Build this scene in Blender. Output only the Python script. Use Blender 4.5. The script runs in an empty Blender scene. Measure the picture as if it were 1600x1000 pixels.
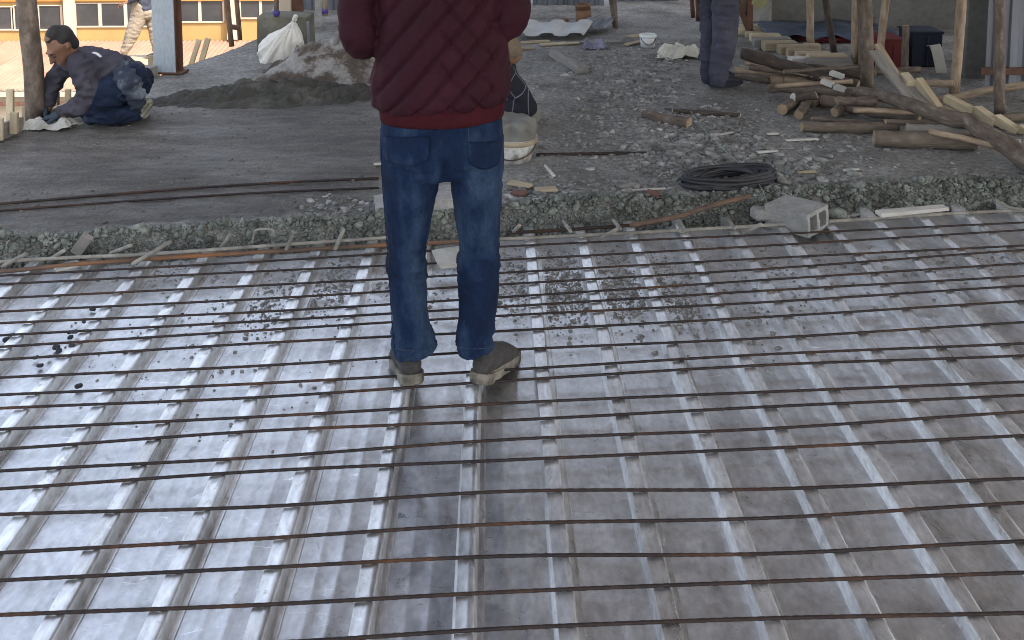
import bpy, bmesh, math, random
import numpy as np
from mathutils import Vector, Matrix
from mathutils.bvhtree import BVHTree
R = math.radians
random.seed(7); np.random.seed(7)
scene = bpy.context.scene
COL = scene.collection

# ------------------------------------------------------------------ camera
CAM_H, PITCH, YAW, FPX, CU, CV = 1.72, R(6.2), R(1.14), 1602.0, 800.0, -67.0
cam_d = bpy.data.cameras.new('camera'); cam = bpy.data.objects.new('camera', cam_d); COL.objects.link(cam)
cam.location = (0, 0, CAM_H); cam.rotation_euler = (R(90) - PITCH, 0, -YAW)
cam_d.sensor_width = 36; cam_d.sensor_fit = 'HORIZONTAL'; cam_d.lens = FPX / 1600 * 36
cam_d.shift_y = -(500 - CV) / 1600; cam_d.clip_start = .05; cam_d.clip_end = 2000
scene.camera = cam
# ------------------------------------------------------------------ world, sun, exposure
SUN_EL = R(50); SUN_TRAVEL = Vector((-.75, .66, 0)).normalized()      # the way the light travels over the ground
w = bpy.data.worlds.new('World'); scene.world = w; w.use_nodes = True
nt = w.node_tree; nt.nodes.clear()
sky = nt.nodes.new('ShaderNodeTexSky'); sky.sky_type = 'NISHITA'; sky.sun_disc = False
sky.sun_elevation = SUN_EL; sky.sun_rotation = math.atan2(-SUN_TRAVEL.x, -SUN_TRAVEL.y)
sky.air_density = 1.0; sky.dust_density = 3.0
bg = nt.nodes.new('ShaderNodeBackground'); bg.inputs[1].default_value = .15
wo = nt.nodes.new('ShaderNodeOutputWorld'); hs = nt.nodes.new('ShaderNodeHueSaturation'); hs.inputs['Saturation'].default_value = .55      # hazy, whitish sky
nt.links.new(sky.outputs[0], hs.inputs['Color']); nt.links.new(hs.outputs[0], bg.inputs[0]); nt.links.new(bg.outputs[0], wo.inputs[0])
sd = bpy.data.lights.new('sun', 'SUN'); sd.energy = 2.0; sd.angle = R(.53); sd.color = (1, .95, .88)
sun = bpy.data.objects.new('sun', sd); COL.objects.link(sun)
sdir = Vector((SUN_TRAVEL.x * math.cos(SUN_EL), SUN_TRAVEL.y * math.cos(SUN_EL), -math.sin(SUN_EL)))
sun.rotation_euler = sdir.to_track_quat('-Z', 'Y').to_euler(); sun.location = (8, -8, 12)
vs = scene.view_settings
vs.view_transform = 'Standard'; vs.look = 'None'; vs.gamma = 1; vs.use_curve_mapping = False; vs.exposure = 1.85
scene.cycles.filter_width = 1.0

# ------------------------------------------------------------------ measuring helpers (photo pixel -> place)
_f = np.array([math.sin(YAW) * math.cos(PITCH), math.cos(YAW) * math.cos(PITCH), -math.sin(PITCH)])
_r = np.array([math.cos(YAW), -math.sin(YAW), 0]); _u = np.cross(_r, _f)
def ray(u, v): return _f + (u - CU) / FPX * _r - (v - CV) / FPX * _u
def G(u, v, z=.11):                       # the spot on the level z
    d = ray(u, v); t = (z - CAM_H) / d[2]; return Vector((d[0] * t, d[1] * t, z))
def P(u, v, y):                           # the spot on the upright plane y
    d = ray(u, v); t = y / d[1]; return Vector((d[0] * t, y, CAM_H + d[2] * t))
def px(n, y): return n / FPX * y * 1.015  # width of n pixels at distance y
ZS = .11                                  # top of the concrete slab
RIB = .040                                # height of the deck ribs

# ------------------------------------------------------------------ noise
def _hash(ix, iy, iz, s):
    h = (ix * 374761393 + iy * 668265263 + iz * 1274126177 + s * 362437) & 0xffffffff
    h = ((h ^ (h >> 13)) * 1274126177) & 0xffffffff
    return ((h ^ (h >> 16)) & 0xffff) / 65535.0
def vnoise(p, s=0):
    p = np.asarray(p, float); i = np.floor(p).astype(np.int64); f = p - i; f = f * f * (3 - 2 * f); o = 0
    for a in (0, 1):
        for b in (0, 1):
            for c in (0, 1):
                wt = (f[:, 0] if a else 1 - f[:, 0]) * (f[:, 1] if b else 1 - f[:, 1]) * (f[:, 2] if c else 1 - f[:, 2])
                o = o + wt * _hash(i[:, 0] + a, i[:, 1] + b, i[:, 2] + c, s)
    return o * 2 - 1
def fbm(p, oct=4, s=0):
    p = np.asarray(p, float); o = 0; a = 1; t = 0
    for k in range(oct): o = o + a * vnoise(p * 2 ** k, s + k); t += a; a *= .5
    return o / t
def sstep(x): x = np.clip(x, 0, 1); return x * x * (3 - 2 * x)

# ------------------------------------------------------------------ materials
def S(r, g, b):
    def l(c): c /= 255; return c / 12.92 if c <= .04045 else ((c + .055) / 1.055) ** 2.4
    return (l(r), l(g), l(b), 1)
MATS = {}
def mat(name, stops, scale=8, stretch=(1, 1, 1), detail=6, rough=(.7, .9), metal=0, bump=.2, bscale=None, bdist=.01,
        fine=None, spec=.4, coord='Object', distort=0.0):
    """noise-driven colour between the stops, noise-driven roughness, noise bump"""
    if name in MATS: return MATS[name]
    m = bpy.data.materials.new(name); m.use_nodes = True; n = m.node_tree.nodes; L = m.node_tree.links
    b = n['Principled BSDF']; b.inputs['Metallic'].default_value = metal
    b.inputs['Specular IOR Level'].default_value = spec
    tc = n.new('ShaderNodeTexCoord'); mp = n.new('ShaderNodeMapping'); mp.inputs['Scale'].default_value = stretch
    L.new(tc.outputs[coord], mp.inputs[0])
    oi = n.new('ShaderNodeObjectInfo'); ad = n.new('ShaderNodeVectorMath'); ad.operation = 'ADD'
    sc_ = n.new('ShaderNodeVectorMath'); sc_.operation = 'SCALE'; sc_.inputs[3].default_value = 37.0
    cb = n.new('ShaderNodeCombineXYZ'); L.new(oi.outputs['Random'], cb.inputs[0]); L.new(oi.outputs['Random'], cb.inputs[1])
    L.new(cb.outputs[0], sc_.inputs[0]); L.new(mp.outputs[0], ad.inputs[0]); L.new(sc_.outputs[0], ad.inputs[1])
    no = n.new('ShaderNodeTexNoise'); no.inputs['Scale'].default_value = scale; no.inputs['Detail'].default_value = detail
    no.inputs['Roughness'].default_value = .62; no.inputs['Distortion'].default_value = distort
    L.new(ad.outputs[0], no.inputs['Vector'])
    cr = n.new('ShaderNodeValToRGB'); e = cr.color_ramp.elements
    while len(e) < len(stops): e.new(.5)
    for k, (pos, c) in enumerate(stops): e[k].position = pos; e[k].color = c
    L.new(no.outputs['Fac'], cr.inputs[0])
    colout = cr.outputs[0]
    if fine:                                # finer speckle multiplied on top: (scale, lo, hi)
        n2 = n.new('ShaderNodeTexNoise'); n2.inputs['Scale'].default_value = fine[0]; n2.inputs['Detail'].default_value = 3
        L.new(ad.outputs[0], n2.inputs['Vector'])
        mr = n.new('ShaderNodeMapRange'); mr.inputs[1].default_value = .3; mr.inputs[2].default_value = .7
        mr.inputs[3].default_value = fine[1]; mr.inputs[4].default_value = fine[2]; L.new(n2.outputs['Fac'], mr.inputs[0])
        mx = n.new('ShaderNodeMix'); mx.data_type = 'RGBA'; mx.blend_type = 'MULTIPLY'; mx.inputs[0].default_value = 1
        L.new(colout, mx.inputs[6]); L.new(mr.outputs[0], mx.inputs[7]); colout = mx.outputs[2]
    L.new(colout, b.inputs['Base Color'])
    rr = n.new('ShaderNodeMapRange'); rr.inputs[1].default_value = .3; rr.inputs[2].default_value = .7
    rr.inputs[3].default_value = rough[0]; rr.inputs[4].default_value = rough[1]
    L.new(no.outputs['Fac'], rr.inputs[0]); L.new(rr.outputs[0], b.inputs['Roughness'])
    if bump:
        n3 = n.new('ShaderNodeTexNoise'); n3.inputs['Scale'].default_value = bscale or scale * 3; n3.inputs['Detail'].default_value = 5
        L.new(ad.outputs[0], n3.inputs['Vector'])
        bp = n.new('ShaderNodeBump'); bp.inputs['Strength'].default_value = bump; bp.inputs['Distance'].default_value = bdist
        L.new(n3.outputs['Fac'], bp.inputs['Height']); L.new(bp.outputs[0], b.inputs['Normal'])
    MATS[name] = m; return m

G4 = lambda a: (a, a, a, 1)
galv = mat('galvanised_pan', [(.30, (.54, .54, .54, 1)), (.5, (.72, .725, .735, 1)), (.70, (.88, .885, .895, 1))], scale=11, stretch=(1, .6, 1), detail=8,
           rough=(.26, .42), metal=.86, bump=.05, bscale=14, bdist=.008, fine=(60, .84, 1.08), distort=.6)
galv_rib = mat('galvanised_rib', [(.30, (.50, .48, .45, 1)), (.5, (.76, .755, .745, 1)), (.68, (.90, .895, .885, 1))], scale=7, stretch=(1, .35, 1), detail=8,
               rough=(.24, .42), metal=.84, bump=.12, bscale=14, bdist=.008, fine=(80, .8, 1.1))
def dust_over(m, y0, y1, col, amt):
    """cement dust trodden over the sheet: patchy, thicker towards the pour"""
    n = m.node_tree.nodes; L = m.node_tree.links; b = n['Principled BSDF']; tc = n.new('ShaderNodeTexCoord'); sp_ = n.new('ShaderNodeSeparateXYZ'); L.new(tc.outputs['Object'], sp_.inputs[0])
    mr = n.new('ShaderNodeMapRange'); mr.inputs[1].default_value = y0; mr.inputs[2].default_value = y1; mr.inputs[3].default_value = -.24; mr.inputs[4].default_value = amt; L.new(sp_.outputs['Y'], mr.inputs[0])
    no = n.new('ShaderNodeTexNoise'); no.inputs['Scale'].default_value = 4.5; no.inputs['Detail'].default_value = 8; no.inputs['Roughness'].default_value = .7; L.new(tc.outputs['Object'], no.inputs['Vector'])
    ad = n.new('ShaderNodeMath'); ad.operation = 'ADD'; L.new(no.outputs['Fac'], ad.inputs[0]); L.new(mr.outputs[0], ad.inputs[1])
    cr = n.new('ShaderNodeMapRange'); cr.inputs[1].default_value = .5; cr.inputs[2].default_value = .72; L.new(ad.outputs[0], cr.inputs[0])
    old = b.inputs['Base Color'].links[0].from_socket; mx = n.new('ShaderNodeMix'); mx.data_type = 'RGBA'; mx.inputs[7].default_value = col; L.new(cr.outputs[0], mx.inputs[0]); L.new(old, mx.inputs[6]); L.new(mx.outputs[2], b.inputs['Base Color'])
    m0 = b.inputs['Metallic'].default_value; mm = n.new('ShaderNodeMapRange'); mm.inputs[3].default_value = m0; mm.inputs[4].default_value = .05; L.new(cr.outputs[0], mm.inputs[0]); L.new(mm.outputs[0], b.inputs['Metallic'])
    ro = b.inputs['Roughness'].links[0].from_socket; rm = n.new('ShaderNodeMix'); rm.data_type = 'FLOAT'; rm.inputs[3].default_value = .85; L.new(cr.outputs[0], rm.inputs[0]); L.new(ro, rm.inputs[2]); L.new(rm.outputs[0], b.inputs['Roughness'])
def scuffs(m, stretch, scale, lo, hi, col, rough, amt):
    """scratches, dried smears and scuffs with shapes of their own"""
    n = m.node_tree.nodes; L = m.node_tree.links; b = n['Principled BSDF']; tc = n.new('ShaderNodeTexCoord'); mp = n.new('ShaderNodeMapping'); mp.inputs['Scale'].default_value = stretch; L.new(tc.outputs['Object'], mp.inputs[0])
    no = n.new('ShaderNodeTexNoise'); no.inputs['Scale'].default_value = scale; no.inputs['Detail'].default_value = 7; no.inputs['Roughness'].default_value = .72; no.inputs['Distortion'].default_value = 1.2; L.new(mp.outputs[0], no.inputs['Vector'])
    cr = n.new('ShaderNodeMapRange'); cr.inputs[1].default_value = lo; cr.inputs[2].default_value = hi; cr.inputs[4].default_value = amt; L.new(no.outputs['Fac'], cr.inputs[0])
    old = b.inputs['Base Color'].links[0].from_socket; mx = n.new('ShaderNodeMix'); mx.data_type = 'RGBA'; mx.inputs[7].default_value = col; L.new(cr.outputs[0], mx.inputs[0]); L.new(old, mx.inputs[6]); L.new(mx.outputs[2], b.inputs['Base Color'])
    ro = b.inputs['Roughness'].links[0].from_socket; rm = n.new('ShaderNodeMix'); rm.data_type = 'FLOAT'; rm.inputs[3].default_value = rough; L.new(cr.outputs[0], rm.inputs[0]); L.new(ro, rm.inputs[2]); L.new(rm.outputs[0], b.inputs['Roughness'])
scuffs(galv, (1, 3.5, 1), 9, .60, .68, (.92, .925, .935, 1), .14, .8)          # rubbed bright patches
scuffs(galv, (2.5, 1, 1), 7, .60, .72, (.33, .32, .31, 1), .62, .75)           # grey footprints of cement water
scuffs(galv, (14, 1.2, 1), 6, .66, .70, (.95, .95, .95, 1), .2, .8)            # scratches along the sheet
scuffs(galv_rib, (3, 1.4, 1), 9, .58, .68, (.36, .345, .32, 1), .65, .7); scuffs(galv_rib, (1, 2, 1), 12, .62, .68, (.95, .94, .93, 1), .25, .8)
dust_over(galv, 2.6, 4.6, (.34, .335, .325, 1), .20); dust_over(galv_rib, 3.0, 5.2, (.46, .45, .42, 1), .10)
rust = mat('rusty_rebar', [(.34, (.024, .018, .018, 1)), (.54, (.042, .028, .023, 1)), (.76, (.13, .06, .03, 1))], scale=3, stretch=(1, 1, 1), rough=(.55, .85), metal=.3, bump=.3, bscale=200, bdist=.002, fine=(70, .7, 1.2))
rust_edge = mat('rusty_edge_bar', [(.3, (.05, .04, .035, 1)), (.5, (.14, .085, .055, 1)), (.7, (.28, .12, .05, 1))], scale=4, rough=(.7, .9), bump=.3, bscale=150, bdist=.002)
dusty_bar = mat('cement_coated_bar', [(.35, (.16, .15, .13, 1)), (.6, (.30, .28, .24, 1))], scale=12, rough=(.8, .95), bump=.4, bscale=90, bdist=.004)
stone_m = mat('rubble', [(.3, (.095, .092, .08, 1)), (.5, (.21, .207, .19, 1)), (.70, (.42, .415, .39, 1))], scale=9, rough=(.85, .98), bump=.5, bscale=80, bdist=.006, fine=(40, .7, 1.2))
stone_edge_m = mat('green_grey_concrete_clods', [(.3, (.06, .064, .054, 1)), (.5, (.145, .155, .132, 1)), (.7, (.30, .315, .275, 1))], scale=11, rough=(.85, .98), bump=.5, bscale=80, bdist=.006, fine=(40, .7, 1.2))
block_m = mat('concrete_block', [(.3, (.22, .215, .20, 1)), (.6, (.36, .35, .325, 1)), (.8, (.46, .45, .42, 1))], scale=9, rough=(.85, .97), bump=.5, bscale=90, bdist=.006, fine=(120, .75, 1.1))
mound_m = mat('wet_concrete_heap', [(.3, (.024, .022, .016, 1)), (.55, (.05, .046, .035, 1)), (.75, (.115, .11, .092, 1))], scale=6, rough=(.55, .9), bump=.6, bscale=40, bdist=.012, fine=(70, .7, 1.2))
sand_m = mat('sand_pile', [(.33, (.055, .042, .031, 1)), (.47, (.095, .074, .056, 1)), (.53, (.25, .235, .21, 1)), (.75, (.33, .32, .29, 1))], scale=3.2, rough=(.9, 1), bump=.5, bscale=60, bdist=.008, fine=(50, .75, 1.15))
bark = mat('grey_bark', [(.3, (.075, .06, .047, 1)), (.55, (.16, .125, .095, 1)), (.75, (.27, .22, .17, 1))], scale=10, stretch=(1, 1, .16), rough=(.8, .95), bump=.5, bscale=30, bdist=.006, coord='UV')
bark_warm = mat('brown_bark', [(.3, (.062, .045, .034, 1)), (.53, (.145, .112, .086, 1)), (.74, (.30, .25, .20, 1))], scale=10, stretch=(1, 1, .16), rough=(.75, .92), bump=.4, bscale=30, bdist=.006, coord='UV')
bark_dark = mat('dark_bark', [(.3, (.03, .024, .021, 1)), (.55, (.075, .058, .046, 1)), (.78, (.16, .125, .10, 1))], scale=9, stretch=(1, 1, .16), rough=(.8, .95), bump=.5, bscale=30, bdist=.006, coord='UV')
peeled = mat('peeled_pole', [(.3, (.17, .12, .08, 1)), (.53, (.34, .255, .175, 1)), (.76, (.48, .39, .29, 1))], scale=8, stretch=(1, 1, .16), rough=(.65, .85), bump=.25, bscale=30, bdist=.004, coord='UV')
cut_m = mat('cut_wood', [(.3, (.18, .125, .075, 1)), (.6, (.34, .25, .16, 1)), (.8, (.48, .38, .26, 1))], scale=14, rough=(.75, .9), bump=.2, bscale=60, bdist=.003)
pale_m = mat('pale_timber', [(.3, (.36, .29, .18, 1)), (.55, (.50, .42, .28, 1)), (.8, (.62, .54, .40, 1))], scale=6, stretch=(.25, 1, 1), rough=(.7, .9), bump=.2, bscale=40, bdist=.003, fine=(30, .85, 1.1))
tan_m = mat('dull_timber', [(.3, (.25, .20, .13, 1)), (.55, (.38, .315, .215, 1)), (.8, (.50, .43, .31, 1))], scale=6, stretch=(.25, 1, 1), rough=(.75, .92), bump=.25, bscale=40, bdist=.003, fine=(30, .8, 1.1))
grey_wood = mat('weathered_board', [(.3, (.14, .13, .115, 1)), (.55, (.24, .225, .20, 1)), (.8, (.36, .345, .31, 1))], scale=7, stretch=(.2, 1, 1), rough=(.85, .95), bump=.4, bscale=40, bdist=.004, fine=(30, .8, 1.1))
white_chip = mat('fresh_splinter', [(.3, (.34, .32, .28, 1)), (.7, (.60, .58, .53, 1))], scale=12, stretch=(.3, 1, 1), rough=(.75, .9), bump=.2, bscale=60, bdist=.003)
wall_m = mat('grey_block_wall', [(.35, (.12, .118, .108, 1)), (.55, (.17, .167, .152, 1)), (.75, (.23, .226, .205, 1))], scale=1.6, rough=(.9, 1), bump=.3, bscale=30, bdist=.006, fine=(25, .85, 1.1))
sheet_m = mat('zinc_sheet', [(.3, (.10, .108, .125, 1)), (.55, (.17, .18, .205, 1)), (.8, (.27, .285, .32, 1))], scale=3, stretch=(1, 1, .3), rough=(.4, .6), metal=.35, bump=.1, bscale=12, bdist=.006)
roof_sheet = mat('underside_sheet', [(.3, (.50, .51, .54, 1)), (.7, (.60, .61, .64, 1))], scale=2, rough=(.5, .7), metal=.1, bump=0)
blue_steel = mat('pale_blue_paint', [(.3, (.30, .35, .385, 1)), (.55, (.38, .43, .47, 1)), (.8, (.47, .52, .555, 1))], scale=5, stretch=(1, 1, .4), rough=(.5, .7), bump=.1, bscale=30, bdist=.003, fine=(60, .85, 1.05))
rust_steel = mat('rusty_steel', [(.3, (.05, .028, .02, 1)), (.7, (.16, .075, .045, 1))], scale=9, rough=(.7, .9), bump=.3, bscale=60, bdist=.003)
prop_m = mat('rusty_prop', [(.3, (.07, .045, .032, 1)), (.7, (.20, .125, .085, 1))], scale=9, rough=(.7, .9), bump=.3, bscale=60, bdist=.003)
sack_m = mat('woven_sack', [(.3, (.56, .51, .41, 1)), (.55, (.70, .67, .60, 1)), (.8, (.76, .75, .72, 1))], scale=3, rough=(.6, .8), bump=.25, bscale=18, bdist=.02, fine=(140, .9, 1.04))
paper_m = mat('cement_bag_paper', [(.3, (.40, .38, .32, 1)), (.7, (.62, .60, .53, 1))], scale=6, rough=(.8, .95), bump=.4, bscale=16, bdist=.02)
black_m = mat('black_rubber', [(.3, (.012, .012, .014, 1)), (.7, (.04, .04, .044, 1))], scale=12, rough=(.45, .7), bump=.15, bscale=60, bdist=.003)
tarp_m = mat('blue_tarpaulin', [(.3, (.035, .05, .08, 1)), (.7, (.10, .13, .175, 1))], scale=4, rough=(.35, .55), bump=.3, bscale=9, bdist=.02)
red_m = mat('red_paint', [(.3, (.10, .008, .010, 1)), (.7, (.16, .016, .017, 1))], scale=5, rough=(.4, .6), bump=.05)
navy_m = mat('navy_paint', [(.3, (.006, .009, .022, 1)), (.7, (.013, .018, .038, 1))], scale=5, rough=(.4, .65), bump=.05)
purple_m = mat('purple_plastic', [(.3, (.045, .03, .17, 1)), (.7, (.08, .055, .26, 1))], scale=9, rough=(.4, .6), bump=.2, bscale=30, bdist=.006)
lilac_m = mat('lilac_cloth', [(.3, (.13, .125, .18, 1)), (.7, (.27, .26, .34, 1))], scale=9, rough=(.8, .95), bump=.3, bscale=30, bdist=.01)
bucket_m = mat('cement_splashed_plastic', [(.36, (.20, .19, .17, 1)), (.5, (.46, .45, .42, 1)), (.66, (.66, .65, .62, 1))], scale=16, rough=(.5, .9), bump=.4, bscale=26, bdist=.005)
white_plastic = mat('white_plastic', [(.3, (.58, .60, .58, 1)), (.7, (.74, .76, .75, 1))], scale=7, rough=(.4, .6), bump=.1, bscale=30)
tin_m = mat('rusty_tin', [(.3, (.11, .06, .035, 1)), (.7, (.26, .15, .085, 1))], scale=9, rough=(.55, .8), metal=.2, bump=.2, bscale=50, bdist=.003)
denim = mat('blue_denim', [(.34, (.0024, .0065, .021, 1)), (.49, (.0055, .0165, .048, 1)), (.70, (.038, .066, .115, 1))], scale=6, stretch=(1, 1, .45), rough=(.85, .95), bump=.25, bscale=30, bdist=.006, fine=(180, .75, 1.15), spec=.2)
denim_hi = mat('pocket_denim', [(.3, (.006, .013, .036, 1)), (.7, (.016, .030, .062, 1))], scale=9, rough=(.85, .95), bump=.25, bscale=60, bdist=.003, fine=(200, .75, 1.15), spec=.2)
denim2 = mat('worn_denim', [(.3, (.006, .010, .024, 1)), (.55, (.014, .023, .048, 1)), (.75, (.07, .09, .125, 1))], scale=5, rough=(.85, .95), bump=.3, bscale=24, bdist=.01, spec=.2)
thread = mat('seam_thread', [(.3, (.022, .034, .062, 1)), (.7, (.04, .055, .09, 1))], scale=30, rough=(.8, .9), bump=0)
maroon = mat('burgundy_nylon', [(.3, (.020, .003, .007, 1)), (.55, (.031, .0055, .0115, 1)), (.8, (.047, .010, .018, 1))], scale=6, rough=(.68, .82), bump=.25, bscale=22, bdist=.008, fine=(90, .85, 1.1), spec=.18)
maroon_knit = mat('burgundy_knit', [(.3, (.036, .0055, .009, 1)), (.7, (.055, .010, .014, 1))], scale=20, rough=(.9, 1), bump=.4, bscale=120, bdist=.003, spec=.15)
shoe_m = mat('grey_suede', [(.3, (.030, .027, .026, 1)), (.55, (.055, .05, .047, 1)), (.75, (.12, .108, .095, 1))], scale=9, rough=(.85, .95), bump=.3, bscale=60, bdist=.004, fine=(80, .75, 1.1))
sole_m = mat('muddy_sole', [(.34, (.05, .045, .036, 1)), (.52, (.19, .17, .135, 1)), (.7, (.30, .275, .225, 1))], scale=14, rough=(.85, .95), bump=.5, bscale=60, bdist=.006)
skin_m = mat('brown_skin', [(.3, (.15, .075, .045, 1)), (.7, (.24, .125, .078, 1))], scale=6, rough=(.5, .65), bump=.08, bscale=60, bdist=.003)
hair_m = mat('black_hair', [(.3, (.008, .007, .006, 1)), (.7, (.022, .018, .016, 1))], scale=40, rough=(.6, .8), bump=.5, bscale=160, bdist=.004)
greyshirt = mat('grey_violet_cotton', [(.3, (.036, .034, .045, 1)), (.55, (.062, .059, .073, 1)), (.8, (.105, .10, .118, 1))], scale=5, rough=(.9, 1), bump=.3, bscale=22, bdist=.01, spec=.15)
glove_m = mat('dark_glove', [(.3, (.018, .026, .038, 1)), (.7, (.045, .062, .082, 1))], scale=9, rough=(.85, .95), bump=.3, bscale=40, bdist=.005)
rag_m = mat('grey_rag', [(.3, (.24, .235, .21, 1)), (.7, (.46, .45, .41, 1))], scale=8, rough=(.9, 1), bump=.4, bscale=30, bdist=.01)
boot_m = mat('muddy_boot', [(.3, (.20, .19, .155, 1)), (.7, (.42, .41, .355, 1))], scale=9, rough=(.85, .95), bump=.4, bscale=50, bdist=.006)
navycloth = mat('navy_cotton', [(.3, (.028, .029, .042, 1)), (.55, (.056, .057, .078, 1)), (.8, (.10, .10, .125, 1))], scale=5, rough=(.85, .95), bump=.3, bscale=18, bdist=.012, spec=.2)
blackshoe = mat('navy_shoe', [(.3, (.012, .013, .022, 1)), (.7, (.035, .036, .055, 1))], scale=9, rough=(.6, .8), bump=.2, bscale=50, bdist=.004)
beige = mat('beige_cotton', [(.3, (.24, .19, .14, 1)), (.7, (.33, .27, .205, 1))], scale=5, rough=(.9, 1), bump=.3, bscale=20, bdist=.02, spec=.15)
greycloth = mat('grey_trouser_cloth', [(.3, (.13, .13, .115, 1)), (.7, (.23, .225, .20, 1))], scale=5, rough=(.9, 1), bump=.3, bscale=20, bdist=.012, spec=.15)
capcloth = mat('tan_cap_cloth', [(.3, (.13, .098, .065, 1)), (.7, (.22, .17, .12, 1))], scale=9, rough=(.9, 1), bump=.3, bscale=40, bdist=.01, spec=.15)
stain_m = mat('white_paint_smear', [(.3, (.5, .5, .5, 1)), (.7, (.7, .7, .7, 1))], scale=9, rough=(.9, 1), bump=.2)
yellow_m = mat('yellow_wall_paint', [(.3, (.29, .185, .065, 1)), (.7, (.37, .245, .09, 1))], scale=.7, rough=(.85, .95), bump=.1, bscale=20)
cream_m = mat('cream_trim', [(.3, (.40, .33, .25, 1)), (.7, (.48, .40, .31, 1))], scale=1, rough=(.7, .9), bump=.05)
orange_m = mat('orange_eave_paint', [(.3, (.36, .14, .03, 1)), (.7, (.44, .19, .045, 1))], scale=1, rough=(.6, .8), bump=.05)
tileroof = mat('terracotta_roof_sheet', [(.3, (.27, .135, .09, 1)), (.55, (.33, .175, .12, 1)), (.8, (.39, .225, .16, 1))], scale=.6, rough=(.6, .85), bump=.1, bscale=6, bdist=.02)
glass_m = mat('window_glass', [(.3, (.02, .022, .025, 1)), (.7, (.05, .052, .055, 1))], scale=.8, rough=(.03, .06), bump=.15, bscale=1.5, bdist=.03, spec=.8)
dirt_m = mat('bare_ground', [(.3, (.16, .12, .085, 1)), (.7, (.27, .21, .155, 1))], scale=.3, rough=(.9, 1), bump=.3, bscale=3)
red_chip = mat('red_scrap', [(.3, (.10, .05, .04, 1)), (.7, (.17, .085, .068, 1))], scale=9, rough=(.8, .95), bump=.2)

# patterned black cloth: thin pale lines crossing (a print on the sleeve)
def mat_pattern():
    m = bpy.data.materials.new('black_printed_cloth'); m.use_nodes = True; n = m.node_tree.nodes; L = m.node_tree.links
    b = n['Principled BSDF']; b.inputs['Roughness'].default_value = .9
    tc = n.new('ShaderNodeTexCoord'); vo = n.new('ShaderNodeTexVoronoi'); vo.feature = 'DISTANCE_TO_EDGE'; vo.inputs['Scale'].default_value = 9
    mp = n.new('ShaderNodeMapping'); mp.inputs['Scale'].default_value = (1, .4, .8); mp.inputs['Rotation'].default_value = (0, .7, 0)
    L.new(tc.outputs['Object'], mp.inputs[0]); L.new(mp.outputs[0], vo.inputs['Vector'])
    cr = n.new('ShaderNodeValToRGB'); e = cr.color_ramp.elements
    e[0].position = .012; e[0].color = (.13, .14, .17, 1); e[1].position = .022; e[1].color = (.007, .008, .014, 1)
    L.new(vo.outputs['Distance'], cr.inputs[0]); L.new(cr.outputs[0], b.inputs['Base Color'])
    return m
pattern_m = mat_pattern()

# slab: dark damp trowelled concrete on the left, dry grey rubble-strewn concrete elsewhere
def mat_slab():
    m = bpy.data.materials.new('slab_concrete'); m.use_nodes = True; n = m.node_tree.nodes; L = m.node_tree.links
    b = n['Principled BSDF']; at = n.new('ShaderNodeAttribute'); at.attribute_name = 'damp'
    tc = n.new('ShaderNodeTexCoord')
    def noise(sc, stretch=(1, 1, 1), det=7, rot=0):
        mp = n.new('ShaderNodeMapping'); mp.inputs['Scale'].default_value = stretch; mp.inputs['Rotation'].default_value = (0, 0, rot)
        L.new(tc.outputs['Object'], mp.inputs[0]); t = n.new('ShaderNodeTexNoise'); t.inputs['Scale'].default_value = sc; t.inputs['Detail'].default_value = det
        t.inputs['Roughness'].default_value = .65; L.new(mp.outputs[0], t.inputs['Vector']); return t.outputs['Fac']
    def ramp(f, st):
        cr = n.new('ShaderNodeValToRGB'); e = cr.color_ramp.elements
        while len(e) < len(st): e.new(.5)
        for k, (p, c) in enumerate(st): e[k].position = p; e[k].color = c
        L.new(f, cr.inputs[0]); return cr.outputs[0]
    def mix(f, a, c, bt='MIX'):
        x = n.new('ShaderNodeMix'); x.data_type = 'RGBA'; x.blend_type = bt
        if isinstance(f, (int, float)): x.inputs[0].default_value = f
        else: L.new(f, x.inputs[0])
        L.new(a, x.inputs[6]); L.new(c, x.inputs[7]); return x.outputs[2]
    dry = ramp(noise(2.6), [(.32, (.13, .122, .105, 1)), (.5, (.25, .24, .218, 1)), (.68, (.37, .36, .335, 1))])
    grit = ramp(noise(38, det=4), [(.3, G4(.5)), (.55, G4(1)), (.72, G4(1.35))])
    dry = mix(1, dry, grit, 'MULTIPLY')
    wet = ramp(noise(4, (.5, 1.3, 1), rot=-.12, det=9), [(.3, (.064, .055, .044, 1)), (.5, (.118, .104, .087, 1)), (.7, (.185, .168, .147, 1))])
    streak = ramp(noise(13, (.5, 1.3, 1), rot=-.12, det=9), [(.32, G4(.6)), (.5, G4(1)), (.66, G4(1.3))])
    wet = mix(1, wet, streak, 'MULTIPLY')
    wet = mix(1, wet, ramp(noise(60, det=4), [(.3, G4(.7)), (.55, G4(1)), (.72, G4(1.2))]), 'MULTIPLY'); wet = mix(1, wet, ramp(noise(1.1), [(.35, G4(.72)), (.6, G4(1.15))]), 'MULTIPLY')
    L.new(mix(at.outputs['Fac'], dry, wet), b.inputs['Base Color'])
    rr = ramp(noise(3, (.4, 1.5, 1)), [(.35, G4(.45)), (.65, G4(.75))]); r2 = ramp(noise(5), [(.3, G4(.85)), (.7, G4(.95))])
    L.new(mix(at.outputs['Fac'], r2, rr), b.inputs['Roughness'])
    h = n.new('ShaderNodeMath'); h.operation = 'ADD'; L.new(noise(45, det=5), h.inputs[0]); L.new(noise(20, (.5, 1.6, 1), rot=-.12), h.inputs[1])
    bp = n.new('ShaderNodeBump'); bp.inputs['Strength'].default_value = .9; bp.inputs['Distance'].default_value = .03
    L.new(h.outputs[0], bp.inputs['Height']); L.new(bp.outputs[0], b.inputs['Normal'])
    return m
slab_m = mat_slab()

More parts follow.
